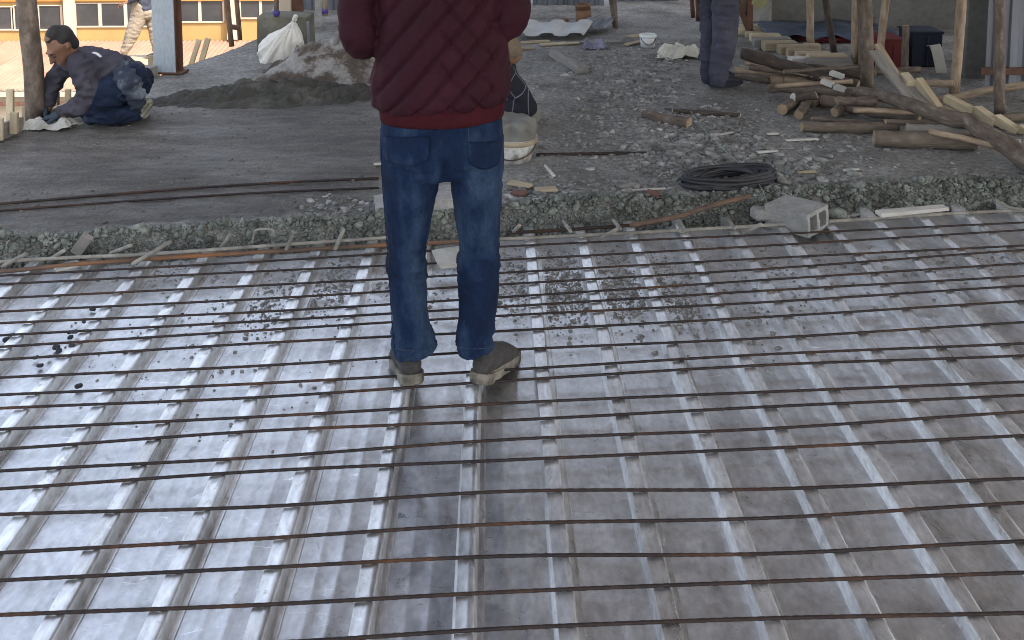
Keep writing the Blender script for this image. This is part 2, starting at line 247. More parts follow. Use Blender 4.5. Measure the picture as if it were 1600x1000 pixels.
# ------------------------------------------------------------------ object helpers
def tag(o, label=None, cat=None, group=None, kind=None):
    if label: o['label'] = label
    if cat: o['category'] = cat
    if group: o['group'] = group
    if kind: o['kind'] = kind
    return o
def obj(name, me, m=None, parent=None):
    o = bpy.data.objects.new(name, me)
    COL.objects.link(o)
    if m is not None and me is not None:
        me.materials.clear(); me.materials.append(m)
    if parent is not None: o.parent = parent
    return o
def empty(name, loc=(0, 0, 0), rz=0):
    o = bpy.data.objects.new(name, None); COL.objects.link(o); o.location = loc; o.rotation_euler = (0, 0, rz); o.empty_display_size = .1; return o
def mesh(name, v, f, smooth=False):
    me = bpy.data.meshes.new(name); me.from_pydata([tuple(a) for a in v], [], [tuple(a) for a in f]); me.update()
    if smooth: me.polygons.foreach_set('use_smooth', [True] * len(me.polygons))
    return me
def box_bm(sx, sy, sz, bevel=0, jitter=0):
    bm = bmesh.new(); bmesh.ops.create_cube(bm, size=1)
    for v in bm.verts:
        v.co = Vector((v.co.x * sx, v.co.y * sy, v.co.z * sz))
        if jitter: v.co += Vector([random.uniform(-jitter, jitter) for _ in range(3)])
    if bevel: bmesh.ops.bevel(bm, geom=list(bm.edges), offset=bevel, segments=1, affect='EDGES')
    me = bpy.data.meshes.new('box'); bm.to_mesh(me); bm.free(); return me
def beam(name, p0, p1, wid, hgt, m, parent=None, up=(0, 0, 1), bevel=.003, jitter=.002):
    """a sawn piece from p0 to p1 (centre line), its long side is local X"""
    p0, p1 = Vector(p0), Vector(p1); d = p1 - p0; L = d.length; x = d.normalized(); y = Vector(up).cross(x).normalized(); z = x.cross(y)
    o = obj(name, box_bm(L, wid, hgt, bevel, jitter), m, parent)
    M = Matrix((x, y, z)).transposed().to_4x4(); M.translation = (p0 + p1) / 2; o.matrix_world = M if parent is None else o.matrix_world
    if parent is not None: o.matrix_local = M
    return o
def spline(pts, n):
    pts = [Vector(p) for p in pts]
    if len(pts) == 2: return [pts[0].lerp(pts[1], k / n) for k in range(n + 1)]
    q = [pts[0] * 2 - pts[1]] + pts + [pts[-1] * 2 - pts[-2]]; out = []
    seg = len(pts) - 1
    for k in range(n + 1):
        t = k / n * seg; i = min(int(t), seg - 1); t -= i; a, b, c, d = q[i:i + 4]
        out.append(.5 * ((2 * b) + (c - a) * t + (2 * a - 5 * b + 4 * c - d) * t * t + (3 * b - a - 3 * c + d) * t ** 3))
    return out
def tube_geo(path, rad, sides=12, cap=True, rough=0, side=None, ry=None, seed=0, round_cap=False):
    """closed tube; rad/ry are per-point half widths; returns verts, faces, uv-like (around, along)"""
    n = len(path); V = []; F = []; UV = []
    ry = ry if ry is not None else rad
    T = [(path[min(k + 1, n - 1)] - path[max(k - 1, 0)]).normalized() for k in range(n)]
    s = Vector(side) if side is not None else (Vector((0, 0, 1)).cross(T[0]) if abs(T[0].z) < .9 else Vector((1, 0, 0)))
    acc = 0
    for k in range(n):
        t = T[k]; a = (s - t * s.dot(t)).normalized(); b = t.cross(a); s = a
        if k: acc += (path[k] - path[k - 1]).length
        for j in range(sides):
            an = 2 * math.pi * j / sides
            rr = 1.0
            V.append(path[k] + a * (math.cos(an) * rad[k] * rr) + b * (math.sin(an) * ry[k] * rr)); UV.append((math.cos(an) * .15, math.sin(an) * .15, acc))
    for k in range(n - 1):
        for j in range(sides):
            j2 = (j + 1) % sides; F.append((k * sides + j, k * sides + j2, (k + 1) * sides + j2, (k + 1) * sides + j))
    if rough:
        A = np.array([tuple(v) for v in V]); nz = fbm(A * 9 + seed * 7.3, 3, seed); C = np.repeat(np.array([tuple(p) for p in path]), sides, 0)
        A = C + (A - C) * (1 + rough * nz)[:, None]; V = [Vector(a) for a in A]
    if cap:
        for end, k in ((0, 0), (1, n - 1)):
            if round_cap:                     # a domed end
                base = [k * sides + j for j in range(sides)]; prev = base; dirn = T[k] * (1 if end else -1); r = min(rad[k], ry[k])
                for lv in (.5, .85):
                    ring = []
                    for j in range(sides):
                        c = path[k]; ring.append(len(V)); V.append(c + (V[base[j]] - c) * math.sqrt(1 - lv * lv) + dirn * r * lv); UV.append((0, 0, acc))
                    for j in range(sides):
                        j2 = (j + 1) % sides
                        F.append((prev[j], prev[j2], ring[j2], ring[j]) if end else (prev[j2], prev[j], ring[j], ring[j2]))
                    prev = ring
                F.append(tuple(prev) if end else tuple(reversed(prev)))
            else:
                F.append(tuple(k * sides + j for j in range(sides)) if end else tuple(reversed([k * sides + j for j in range(sides)])))
    return V, F, UV
def tube(name, pts, r, m, parent=None, n=12, sides=8, rough=0, seed=0, smooth=True):
    path = spline(pts, n); rad = [r if not isinstance(r, (list, tuple)) else np.interp(k / n, np.linspace(0, 1, len(r)), r) for k in range(n + 1)]
    V, F, UV = tube_geo(path, rad, sides, rough=rough, seed=seed)
    return obj(name, mesh(name, V, F, smooth), m, parent)
def log(name, pts, r, m, label, cat='log', group=None, n=26, sides=16, rough=.16, end=cut_m, seed=None, ends=(True, True), parent=None, wander=.24):
    """an unsawn trunk: knobbly bark surface plus a part for each sawn end"""
    seed = seed if seed is not None else random.randint(1, 999)
    path = spline(pts, n); rad = [np.interp(k / n, np.linspace(0, 1, len(r)), r) for k in range(n + 1)] if isinstance(r, (list, tuple)) else [r] * (n + 1)
    for k in range(1, n):                      # slight natural wander
        path[k] += Vector([(vnoise(np.array([[k * .35, seed * 1.7, a * 9.1]]), seed)[0]) * rad[k] * wander for a in range(3)])
    V, F, UV = tube_geo(path, rad, sides, rough=rough, seed=seed)
    base = Vector(pts[0]); V = [v - base for v in V]
    me = mesh(name, V, F, True)
    uvl = me.uv_layers.new(name='UVMap')
    for lp in me.loops: u = UV[lp.vertex_index]; uvl.data[lp.index].uv = (math.atan2(u[1], u[0]) / 6.283 * .6, u[2])
    o = obj(name, me, m, parent); o.location = base
    if label: tag(o, label, cat, group)
    for e, k in ((0, 0), (1, n)):
        if not ends[e]: continue
        ring = V[:sides] if e == 0 else V[n * sides:(n + 1) * sides]
        c = sum(ring, Vector()) / sides; dr = (path[0] - path[1]).normalized() if e == 0 else (path[n] - path[n - 1]).normalized()
        vv = [c + dr * .004] + [c + (q - c) * .96 + dr * .003 for q in ring] + [c + (q - c) * .97 - dr * .01 for q in ring]
        ff = []
        for j in range(sides):
            j2 = (j + 1) % sides; ff.append((0, 1 + j, 1 + j2) if e else (0, 1 + j2, 1 + j)); ff.append((1 + j, 1 + sides + j, 1 + sides + j2, 1 + j2) if e else (1 + j, 1 + j2, 1 + sides + j2, 1 + sides + j))
        obj('cut_end', mesh('cut_end', vv, ff), end, o)
    return o
def soft(name, tubes, voxel, m, parent=None, smooth=4, disp=None, fac=.5):
    """one continuous surface grown round several tapering tubes: (points, rx list, ry list, side, flat ends)"""
    V = []; F = []
    for t in tubes:
        pts, rx, ry = t[0], t[1], t[2]; side = t[3] if len(t) > 3 else None; flat = t[4] if len(t) > 4 else False
        nn = max(8, 5 * (len(pts) - 1)); path = spline(pts, nn); xs = np.linspace(0, 1, len(rx))
        rxx = [float(np.interp(k / nn, xs, rx)) for k in range(nn + 1)]; ryy = [float(np.interp(k / nn, xs, ry)) for k in range(nn + 1)]
        v, f, _ = tube_geo(path, rxx, 20, side=side, ry=ryy, round_cap=not flat); b = len(V); V += v; F += [tuple(i + b for i in q) for q in f]
    o = bpy.data.objects.new('tmp', mesh('tmp', V, F)); COL.objects.link(o)
    md = o.modifiers.new('r', 'REMESH'); md.mode = 'VOXEL'; md.voxel_size = voxel
    ms = o.modifiers.new('s', 'SMOOTH'); ms.iterations = smooth; ms.factor = fac
    bpy.context.view_layer.update(); dg = bpy.context.evaluated_depsgraph_get()
    me = bpy.data.meshes.new_from_object(o.evaluated_get(dg)); bpy.data.objects.remove(o)
    if disp is not None:
        n = len(me.vertices); co = np.empty(n * 3); me.vertices.foreach_get('co', co); co = co.reshape(-1, 3)
        nr = np.array([tuple(v.vector) for v in me.vertex_normals]); co = co + nr * disp(co, nr)[:, None]; me.vertices.foreach_set('co', co.ravel()); me.update()
    me.polygons.foreach_set('use_smooth', [True] * len(me.polygons)); me.name = name
    return obj(name, me, m, parent)
_ico = {}
def ico(sub):
    if sub not in _ico:
        bm = bmesh.new(); bmesh.ops.create_icosphere(bm, subdivisions=sub, radius=1)
        _ico[sub] = (np.array([tuple(v.co) for v in bm.verts]), np.array([[v.index for v in f.verts] for f in bm.faces])); bm.free()
    return _ico[sub]
def stones_mesh(name, pos, size, sub=1, flat=.7, seed=0):
    """many small angular lumps joined into one mesh"""
    rng = np.random.default_rng(seed); bv, bf = ico(sub); nv = len(bv); N = len(pos)
    V = np.empty((N, nv, 3)); va = []
    for k in range(24): va.append(bv * (1 + .42 * rng.uniform(-1, 1, (nv, 1))) * np.array([1, rng.uniform(.6, 1), rng.uniform(.45, 1) * flat]))
    for i in range(N):
        a = rng.uniform(0, 6.283); c, s = math.cos(a), math.sin(a); b = va[rng.integers(24)] * size[i]
        tl = rng.normal(0, .3); b = b @ np.array([[1, 0, 0], [0, math.cos(tl), -math.sin(tl)], [0, math.sin(tl), math.cos(tl)]])
        V[i] = b @ np.array([[c, s, 0], [-s, c, 0], [0, 0, 1]]) + pos[i]
    Fm = (bf[None] + (np.arange(N) * nv)[:, None, None]).reshape(-1, 3)
    me = bpy.data.meshes.new(name); V = V.reshape(-1, 3)
    me.vertices.add(len(V)); me.vertices.foreach_set('co', V.ravel()); me.loops.add(len(Fm) * 3); me.polygons.add(len(Fm))
    me.loops.foreach_set('vertex_index', Fm.ravel()); me.polygons.foreach_set('loop_start', np.arange(0, len(Fm) * 3, 3)); me.update(calc_edges=True)
    return me
def stone(name, p, s, m, label, cat, group=None, flat=.7, seed=0, squash=(1, 1, 1)):
    bv, bf = ico(2); rng = np.random.default_rng(seed); q = bv + .0
    q = q * (1 + .30 * fbm(bv * 1.6 + seed * 3.1, 3, seed)[:, None]) * np.array(squash) * s; q[:, 2] *= flat
    o = obj(name, mesh(name, q, bf), m); o.location = p; o.rotation_euler = (0, 0, rng.uniform(0, 6)); tag(o, label, cat, group); return o

# ================================================================== THE SETTING
# ---- metal deck: sheets of pans, each with its ribs
rib_x0 = (G(733, 608, RIB).x + (G(632, 608, RIB).x + .2245)) / 2; PIT = .2245
deck = empty('metal_deck'); tag(deck, kind='structure')
Y0, Y1 = -1.6, 6.2
ys = np.arange(Y0, Y1 + .01, .13)
def extrude(profile, x, seed, amp=.0004, name='pan'):
    pr = np.array(profile); n = len(pr); V = []
    for k, y in enumerate(ys):
        q = np.c_[x + pr[:, 0], np.full(n, y), pr[:, 1]]
        wz = fbm(np.c_[q[:, 0] * 9, q[:, 1] * 4.5, np.full(n, seed)], 2, 3); q[:, 2] += amp * wz * 1.6
        q[:, 0] += .0012 * fbm(np.c_[np.full(n, x * 3), np.full(n, y * 2.4), np.full(n, 5.)], 2, 9); V.append(q)
    V = np.concatenate(V); F = [(k * n + j, k * n + j + 1, (k + 1) * n + j + 1, (k + 1) * n + j) for k in range(len(ys) - 1) for j in range(n - 1)]
    return mesh(name, V, F)
rib_prof = [(-.0300, .0), (-.0250, .036), (-.0228, .0395), (-.0205, .040), (.000, .040), (.002, .0408), (.014, .0408), (.0175, .0395), (.0200, .036), (.0255, .002), (.036, .002), (.0375, .0045), (.0405, .0045), (.0415, .0)]
pan_prof = [(.0410, .0005), (.080, 0), (.0865, .0006), (.0935, .0006), (.100, 0), (.132, 0), (.138, .0009), (.146, .0009), (.152, 0), (.1955, .0003)]
def set_auto(me, ang=35):
    me.polygons.foreach_set('use_smooth', [True] * len(me.polygons))
    bm = bmesh.new(); bm.from_mesh(me)
    for e in bm.edges: e.smooth = not (len(e.link_faces) == 2 and e.calc_face_angle(0) > R(ang))
    bm.to_mesh(me); bm.free()
for s in range(-5, 6):
    sheet = empty('deck_sheet'); sheet.parent = deck
    for k in range(4):
        x = rib_x0 + (s * 4 + k) * PIT
        me = extrude(pan_prof, x, s * 4 + k, name='pan'); set_auto(me); obj('pan', me, galv, sheet)
        me = extrude(rib_prof, x, s * 4 + k, .0006, 'rib'); set_auto(me); obj('rib', me, galv_rib, sheet)

# ---- concrete slab (height field with a crumbling front edge)
edge_px = [(-260, 440), (0, 424), (200, 412), (380, 400), (560, 390), (780, 376), (960, 366), (1180, 353), (1320, 343), (1600, 331), (1900, 318)]
edge_w = [G(u, v, 0) for u, v in edge_px]; ex = np.array([p.x for p in edge_w]); ey = np.array([p.y for p in edge_w])
def y_edge(x): return np.interp(x, ex, ey)
le = [G(-80, 232), G(0, 205), G(130, 160), G(240, 122), G(365, 78), G(400, 62), G(425, 12)]
lx = np.array([p.x for p in le]); ly = np.array([p.y for p in le])
def x_left(y): return np.interp(y, ly, lx)
NX, NY = 330, 330
tx = np.linspace(0, 1, NX); ty = np.concatenate([np.linspace(0, .12, 110), np.linspace(.12, 1, NY - 110 + 1)[1:]])
XX = np.empty((NY, NX)); YY = np.empty((NY, NX))
XR = 7.0
for j in range(NY):
    # first guess with a slanting start line, then the left border follows the formwork
    xs0 = np.linspace(-3.4, XR, NX); yb = y_edge(xs0) - .02; yy = yb + (15.5 - yb) * ty[j]
    xl = x_left(yy); XX[j] = xl + (XR - xl) * tx; YY[j] = y_edge(XX[j]) - .02 + (15.5 - y_edge(XX[j]) + .02) * ty[j]
def damp_mask(x, y):
    b = np.interp(y, [4.0, 4.6, 5.2, 6.0, 7.0, 8.0], [-.45, -.42, -.25, -.2, -.5, -2.2])     # right border of the trowelled patch
    n = fbm(np.c_[x * 2.2, y * 2.2, x * 0], 3, 21) * .25
    far = np.interp(x, [-3.2, -2.2, -1.3, -.5], [6.1, 6.25, 6.5, 6.6])
    s = y - y_edge(x)
    return sstep((b + n - x) / .25) * sstep((far - y + n * .5) / .3) * sstep((s - .12) / .06)
xf, yf = XX.ravel(), YY.ravel(); s = yf - y_edge(xf)
wid = np.interp(xf, [-3, -.4, .2, 1.5, 3], [.06, .075, .12, .15, .12])
dm = damp_mask(xf, yf); P3 = np.c_[xf, yf, xf * 0]
rise = sstep((s + .025 * fbm(P3 * 9, 3, 4) - .0) / wid)
Z = ZS * rise - .012 * (s < .01)
rough_amt = (1 - dm)
Z += rise * (rough_amt * (.010 * fbm(P3 * 2.2, 3, 8) + .007 * fbm(P3 * 13, 3, 11)) + dm * (.004 * fbm(P3 * np.array([2.2, 7, 1]), 3, 5) + .005 * fbm(P3 * np.array([12, 22, 1]), 3, 6)))
band = np.exp(-((s - .1) / .12) ** 2); Z += band * .022 * np.maximum(fbm(P3 * 16, 3, 17), -.2) * (s > .0)
V = np.c_[xf, yf, Z]; F = [(j * NX + i, j * NX + i + 1, (j + 1) * NX + i + 1, (j + 1) * NX + i) for j in range(NY - 1) for i in range(NX - 1)]
# skirt down the left side
nb = len(V); sk = [j * NX for j in range(NY)]; V = np.r_[V, V[sk] - np.array([0, 0, .28])]
F += [(sk[j], sk[j + 1], nb + j + 1, nb + j) for j in range(NY - 1)]
me = mesh('concrete_slab', V, F, True)
a = me.attributes.new('damp', 'FLOAT', 'POINT'); a.data.foreach_set('value', np.r_[dm, np.zeros(NY)].astype(np.float32))
slab = obj('concrete_slab', me, slab_m); tag(slab, kind='structure')
bvh_slab = BVHTree.FromPolygons([tuple(v) for v in V], F)
def zg(x, y):
    h = bvh_slab.ray_cast(Vector((x, y, 2)), Vector((0, 0, -1))); return h[0].z if h[0] else ZS
def GS(u, v, lift=0):
    p = G(u, v, ZS); return Vector((p.x, p.y, zg(p.x, p.y) + lift))

# ---- roof over this floor (casts the shade, seen in the sheen of the deck)
RX0, RX1, RY0, RY1, RZ = -1.25, 9.0, -3.2, 9.3, 3.25
def profile_sheet(name, x0, x1, y, z0, z1, m, pitch=.2, depth=.03, parent=None, along='x'):
    n = int((x1 - x0) / pitch); V = []; 
    for k in range(n):
        for fx, fy in ((0, 0), (.35, 0), (.45, 1), (.9, 1)): V.append((x0 + (k + fx) * pitch, fy * depth))
    m_ = len(V); vv = [(a, y - b, z0) for a, b in V] + [(a, y - b, z1) for a, b in V]
    me = mesh(name, vv, [(i, i + 1, m_ + i + 1, m_ + i) for i in range(m_ - 1)]); return obj(name, me, m, parent)
me = box_bm(RX1 - RX0, RY1 - RY0, .14)
for v in me.vertices:                      # its open left border runs aslant, like the slab below
    if v.co.x < 0: v.co.x += .1 if v.co.y > 0 else -.8
rf = obj('roof_slab', me, roof_sheet); rf.location = ((RX0 + RX1) / 2, (RY0 + RY1) / 2, RZ + .16); tag(rf, kind='structure')
# joists under it, each of them a part
for k in range(7):
    o = obj('joist', box_bm(RX1 - RX0 - .3, .07, .10), roof_sheet, rf); o.matrix_parent_inverse = Matrix(); o.location = (0, -RY1 / 2 + .4 + k * 1.75, -.121)

# ---- the world below and beyond on the left
gr = obj('ground', mesh('ground', [(-400, -200, -9), (400, -200, -9), (400, 600, -9), (-400, 600, -9)], [(0, 1, 2, 3)]), dirt_m); tag(gr, kind='structure')

# ================================================================== REINFORCEMENT
bars = [(1060, 1035, 1015), (1010, 982, 958), (961, 925, 895), (907, 869, 846), (864, 818.5, 786), (804, 768, 748), (764, 719, 681), (736, 687, 644), (702, 657, 618), (671, 630, 597), (638, 595, 556),
        (617, 578, 537), (590, 547, 504), (562, 517, 471), (542, 493, 447), (524, 479, 432), (505, 464, 412), (487, 444, 391), (466, 426, 384), (444, 406, 360), (431, 385, 348)]
ORD = ['first', 'second', 'third', 'fourth', 'fifth', 'sixth', 'seventh', 'eighth', 'ninth', 'tenth', 'eleventh', 'twelfth', 'thirteenth', 'fourteenth', 'fifteenth', 'sixteenth', 'seventeenth', 'eighteenth', 'nineteenth', 'twentieth', 'twenty-first']
zb = RIB + .0052
def rod_mesh(pts, r, n, seed=0, ridge=True):
    path = spline(pts, n); V, F, UV = tube_geo(path, [r * (1 + (.13 if (k % 2 and ridge) else 0)) for k in range(n + 1)], 7)
    return mesh('rebar', V, F, True)
for i, (a, b, c) in enumerate(bars):
    A, B, C = G(0, a, zb), G(790, b, zb), G(1590, c, zb)
    A2 = A + (A - B) * .55; C2 = C + (C - B) * .55; A2.z = C2.z = zb
    q = (B + C) / 2 + Vector((0, random.uniform(-.02, .02), .0)); q2 = (B + A) / 2 + Vector((0, random.uniform(-.02, .02), 0))
    o = obj('rebar', rod_mesh([A2, A, q2, B, q, C, C2], .0041, 260, i), rust)
    tag(o, 'thin rusty rebar laid across the deck ribs, ' + (ORD[i - 1] + ' from the bottom of the photo' if i else 'just below the bottom of the photo'), 'rebar', 'rebars laid across the deck')
def rod(pts, r, label, m=rust_edge, cat='rebar', group=None, name='rebar', n=30):
    o = obj(name, rod_mesh(pts, r, n), m); return tag(o, label, cat, group)
def E(u, v, z=.06): return G(u, v, z)
rod([E(-150, 432), E(0, 424), E(140, 411), E(300, 400), E(440, 392), E(600, 383), E(780, 375)], .0085, 'thick rusty rebar lying along the foot of the broken slab edge at left', n=90)
rod([E(770, 374, .05), E(900, 368, .05), E(1040, 361, .05), E(1180, 353, .05), E(1310, 345, .05), E(1500, 333, .05), E(1750, 322, .05)], .0075, 'cement dusted rebar lying along the foot of the rubble edge at right', dusty_bar, n=90)
rod([E(-120, 418, .08), E(60, 405, .085), E(230, 397, .085), E(420, 384, .085), E(610, 371, .085)], .007, 'cement dusted rebar just above the rusty one at the left slab edge', dusty_bar, n=80)
rod([E(790, 364, .075), E(900, 358, .08), E(1010, 350, .08)], .007, 'short dark rebar at the rubble edge right of the standing man', rust, n=40)
hooks = [((4, 416), (42, 396), 'left border of the photo'), ((80, 404), (101, 391), 'small board stuck in the edge'), ((206, 413), (268, 377), 'pale plate on the deck'), ((172, 396), (206, 383), 'small upright board'), ((345, 388), (360, 366), 'fresh concrete face'),
         ((447, 390), (458, 367), 'wire loop'), ((523, 391), (538, 357), 'standing man on the left'), ((800, 364), (812, 352), 'standing man on the right'), ((880, 345), (892, 362), 'middle of the rubble edge'),
         ((936, 374), (968, 356), 'fork in the rubble edge bars'), ((958, 344), (970, 358), 'near end of the rusty rod'), ((1060, 348), (1068, 362), 'middle of the rusty rod'), ((1138, 343), (1148, 357), 'rusty rod tip'), ((1160, 365), (1190, 350), 'hollow block')]
for i, (p, q, wh) in enumerate(hooks):
    o = rod([E(p[0], p[1], .065), (E(p[0], p[1], .075) + E(q[0], q[1], .13)) / 2, E(q[0], q[1], .135)], .0075, 'bent tie bar poking from the slab edge by the ' + wh, dusty_bar, 'tie bar', 'tie bars along the slab edge', 'tie_bar', 10)
rod([G(985, 352, .12), G(1060, 338, .125), G(1110, 322, .13), G(1172, 306, .135)], .011, 'rusty flat rod lying slantwise on the rubble beside the black hose', rust_edge, n=24)
rod([GS(-120, 332, .006), GS(0, 321, .008), GS(250, 300, .008), GS(420, 289, .008), GS(592, 281, .008)], .006, 'long dark rebar on the smooth slab, the farther of two', rust, n=60)
rod([GS(-120, 340, .006), GS(0, 331, .007), GS(250, 312, .007), GS(420, 303, .007), GS(592, 295, .007)], .005, 'long thin rebar on the smooth slab, the nearer of two', rust, n=60)
rod([GS(838, 243, .008), GS(900, 242, .009), GS(1010, 240, .008)], .008, 'dark rebar lying on the slab to the right of the splashed bucket', rust, n=24)
o = rod([G(394, 380, .09), G(397, 366, .13), G(402, 359, .15), G(425, 359, .155), G(428, 368, .13)], .0045, 'bent wire loop sticking out of the broken slab edge', dusty_bar, 'wire', name='wire_loop', n=24)
rod([G(1556, 312, .10), G(1570, 322, .09), G(1600, 328, .09), G(1640, 330, .09)], .007, 'bent dusty bar hooking out of the edge at the right border', dusty_bar, n=20)
o = rod([GS(1078, 178, .02), GS(1100, 205, .012), GS(1140, 245, .012), GS(1165, 268, .012), GS(1190, 300, .02), GS(1205, 312, .03)], .0022, 'thin pale green string trailing from the log to the hose', mat('green_string', [(.3, (.18, .24, .19, 1)), (.7, (.28, .34, .28, 1))], rough=(.8, .9)), 'string', name='string', n=30)

# ================================================================== RUBBLE
rng = np.random.default_rng(5)
def scatter(n, fu, minz=0):
    out = []
    while len(out) < n:
        u, v = fu()
        p = G(u, v, ZS * .8); out.append((p.x, p.y))
    return np.array(out)
# crumbling front edge
xs = np.concatenate([rng.uniform(-3.0, -.45, 6000), rng.uniform(-.45, 3.2, 10000)])
wd = np.interp(xs, [-3, -.5, .1, 3.2], [.07, .085, .145, .15])
ss = rng.uniform(-.03, 1, len(xs)) * wd; ys_ = y_edge(xs) + ss
sz = np.clip(rng.gamma(1.2, .0034, len(xs)) + .002, .002, .026)
pos = np.c_[xs, ys_, [max(zg(x, y), 0) for x, y in zip(xs, ys_)]]; pos[:, 2] += sz * .25 + rng.uniform(-.004, .012, len(sz))
o = obj('edge_rubble', stones_mesh('edge_rubble', pos, sz, 1, 1.05, 2), stone_edge_m); tag(o, 'crumbled green grey concrete clods along the broken slab edge', 'rubble', kind='stuff')
# gravel strewn over the rough slab
pts = []
def blobs(n, u, v, su, sv):
    for _ in range(n): pts.append((rng.normal(u, su), rng.normal(v, sv)))
blobs(2600, 1085, 228, 62, 30); blobs(1500, 985, 135, 48, 32); blobs(1100, 1190, 268, 80, 22); blobs(500, 860, 315, 60, 16); blobs(500, 1400, 300, 140, 12)
blobs(500, 900, 190, 60, 40); blobs(700, 1120, 320, 120, 14); blobs(350, 1000, 90, 80, 14); blobs(150, 530, 325, 50, 10); blobs(200, 1250, 225, 100, 16)
for _ in range(600): pts.append((rng.uniform(800, 1650), rng.uniform(100, 320)))
pts = [(u, v) for u, v in pts if 60 < v < 345 and u > 470 and u < 1750]
gp = np.array([tuple(G(u, v, ZS))[:2] for u, v in pts]); ok = gp[:, 1] > y_edge(gp[:, 0]) + .1; gp = gp[ok]
sz = np.clip(rng.gamma(1.3, .0056, len(gp)) + .003, .003, .04)
pos = np.c_[gp, [zg(x, y) for x, y in gp]]; pos[:, 2] += sz * .08
o = obj('gravel', stones_mesh('gravel', pos, sz, 1, .6, 3), stone_m); tag(o, 'grey gravel and broken concrete strewn over the rough slab', 'gravel', kind='stuff')
# crumbs spilled on the deck
pts = []
for (n, u, v, su, sv) in ((420, 840, 440, 40, 32), (330, 915, 455, 38, 30), (260, 990, 440, 34, 28), (200, 1050, 470, 30, 28), (260, 520, 440, 40, 22), (180, 420, 470, 45, 25), (110, 250, 420, 60, 14), (90, 640, 430, 40, 30), (90, 1240, 400, 60, 25), (90, 1500, 400, 70, 25), (110, 1190, 470, 90, 40), (60, 300, 560, 120, 60)):
    for _ in range(n * 3): pts.append((rng.normal(u, su), rng.normal(v, sv)))
pts = [(u, v) for u, v in pts if v > 380]
gp = np.array([tuple(G(u, v, .01))[:2] for u, v in pts]); ph = ((gp[:, 0] - rib_x0) / PIT) % 1; ok = (ph > .2) & (ph < .84) & (gp[:, 1] < y_edge(gp[:, 0]) + .05); gp = gp[ok]
sz = np.clip(rng.gamma(1.3, .0022, len(gp)) + .0015, .0015, .012); pos = np.c_[gp, sz * .3]
o = obj('concrete_crumbs', stones_mesh('concrete_crumbs', pos, sz, 1, .6, 4), mat('damp_crumbs', [(.3, (.17, .162, .145, 1)), (.7, (.36, .35, .32, 1))], scale=12, rough=(.85, .97), bump=.4, bscale=60)); tag(o, 'grey concrete crumbs spilled between the deck ribs', 'crumbs', kind='stuff')
# gritty crumbs dragged over the trowelled patch
gx = rng.uniform(-3.1, -.3, 5200); gy = rng.uniform(4.1, 6.5, 5200); kk = (damp_mask(gx, gy) > .5) & (gx > x_left(gy) + .05) & (fbm(np.c_[gx * 1.6, gy * 3, gx * 0], 3, 77) > -.12); gx, gy = gx[kk], gy[kk]
sz = np.clip(rng.gamma(1.0, .0028, len(gx)) + .0015, .0015, .013); pos = np.c_[gx, gy, [zg(a, b) for a, b in zip(gx, gy)]]
o = obj('slab_grit', stones_mesh('slab_grit', pos, sz, 1, .55, 6), mat('damp_grit', [(.3, (.06, .053, .043, 1)), (.7, (.19, .175, .15, 1))], scale=9, rough=(.8, .95), bump=.4, bscale=60)); tag(o, 'fine damp grit sticking to the trowelled slab', 'grit', kind='stuff')
# bigger stones, singly
big = [(795, 298, 9), (850, 312, 8), (1015, 300, 9), (870, 258, 6), (1035, 265, 8), (905, 242, 5), (960, 225, 6), (980, 205, 6), (1040, 215, 7), (1090, 232, 7), (1120, 225, 6), (1010, 245, 7), (1180, 215, 6), (1150, 205, 6), (1230, 240, 6), (1100, 255, 8), (1060, 240, 7), (1375, 248, 7), (1300, 262, 6),
       (1345, 245, 5), (940, 150, 5), (1000, 140, 5), (1050, 150, 5), (890, 175, 5), (930, 190, 5), (460, 316, 6), (503, 326, 7), (548, 325, 6), (520, 308, 5), (812, 330, 7), (1030, 325, 8), (1075, 330, 8), (1100, 300, 7), (1215, 300, 8), (1440, 290, 6), (1290, 285, 7), (1170, 275, 7), (1560, 300, 6), (1480, 262, 5), (920, 290, 6)]
for i, (u, v, r) in enumerate(big):
    p = GS(u, v); s_ = px(r, p.y) * .7
    stone('stone', (p.x, p.y, p.z + s_ * .3), s_, stone_m, 'grey broken stone about fist size lying loose on the slab', 'stone', 'loose stones on the slab', .65, i + 3, (1, .8, 1))
p = G(1309, 352, .0); stone('concrete_lump', (p.x, p.y, .05), .045, stone_edge_m, 'rounded concrete lump on the deck to the right of the hollow block', 'lump', seed=90)
p = G(1385, 341, .0); stone('concrete_lump', (p.x, p.y, .03), .032, stone_edge_m, 'small concrete lump on the deck below the pale splintered board', 'lump', seed=91)
# black spacer pieces on the left of the deck
sp = [(145, 483), (117, 538), (132, 522, ), (108, 520), (110, 528), (138, 536), (88, 545), (92, 550), (77, 558), (113, 560), (63, 572), (20, 525), (10, 532), (123, 604), (285, 493), (55, 560)]
sp.sort()
for i, (u, v) in enumerate(sp):
    p = G(u, v, .01); s_ = random.uniform(.5, .85)
    phs = ((p.x - rib_x0) / PIT) % 1; zz = (.013 if .18 < phs < .85 else RIB + .016) * 1
    o = obj('spacer_block', box_bm(.030 * s_, .018 * s_, .020 * s_, .004, .003), black_m); o.location = (p.x, p.y, zz); o.rotation_euler = (0, 0, random.uniform(-.6, .6))
    tag(o, 'small black plastic spacer lying loose on the deck, ' + ORD[i] + ' from the left', 'spacer', 'black spacers scattered on the deck')

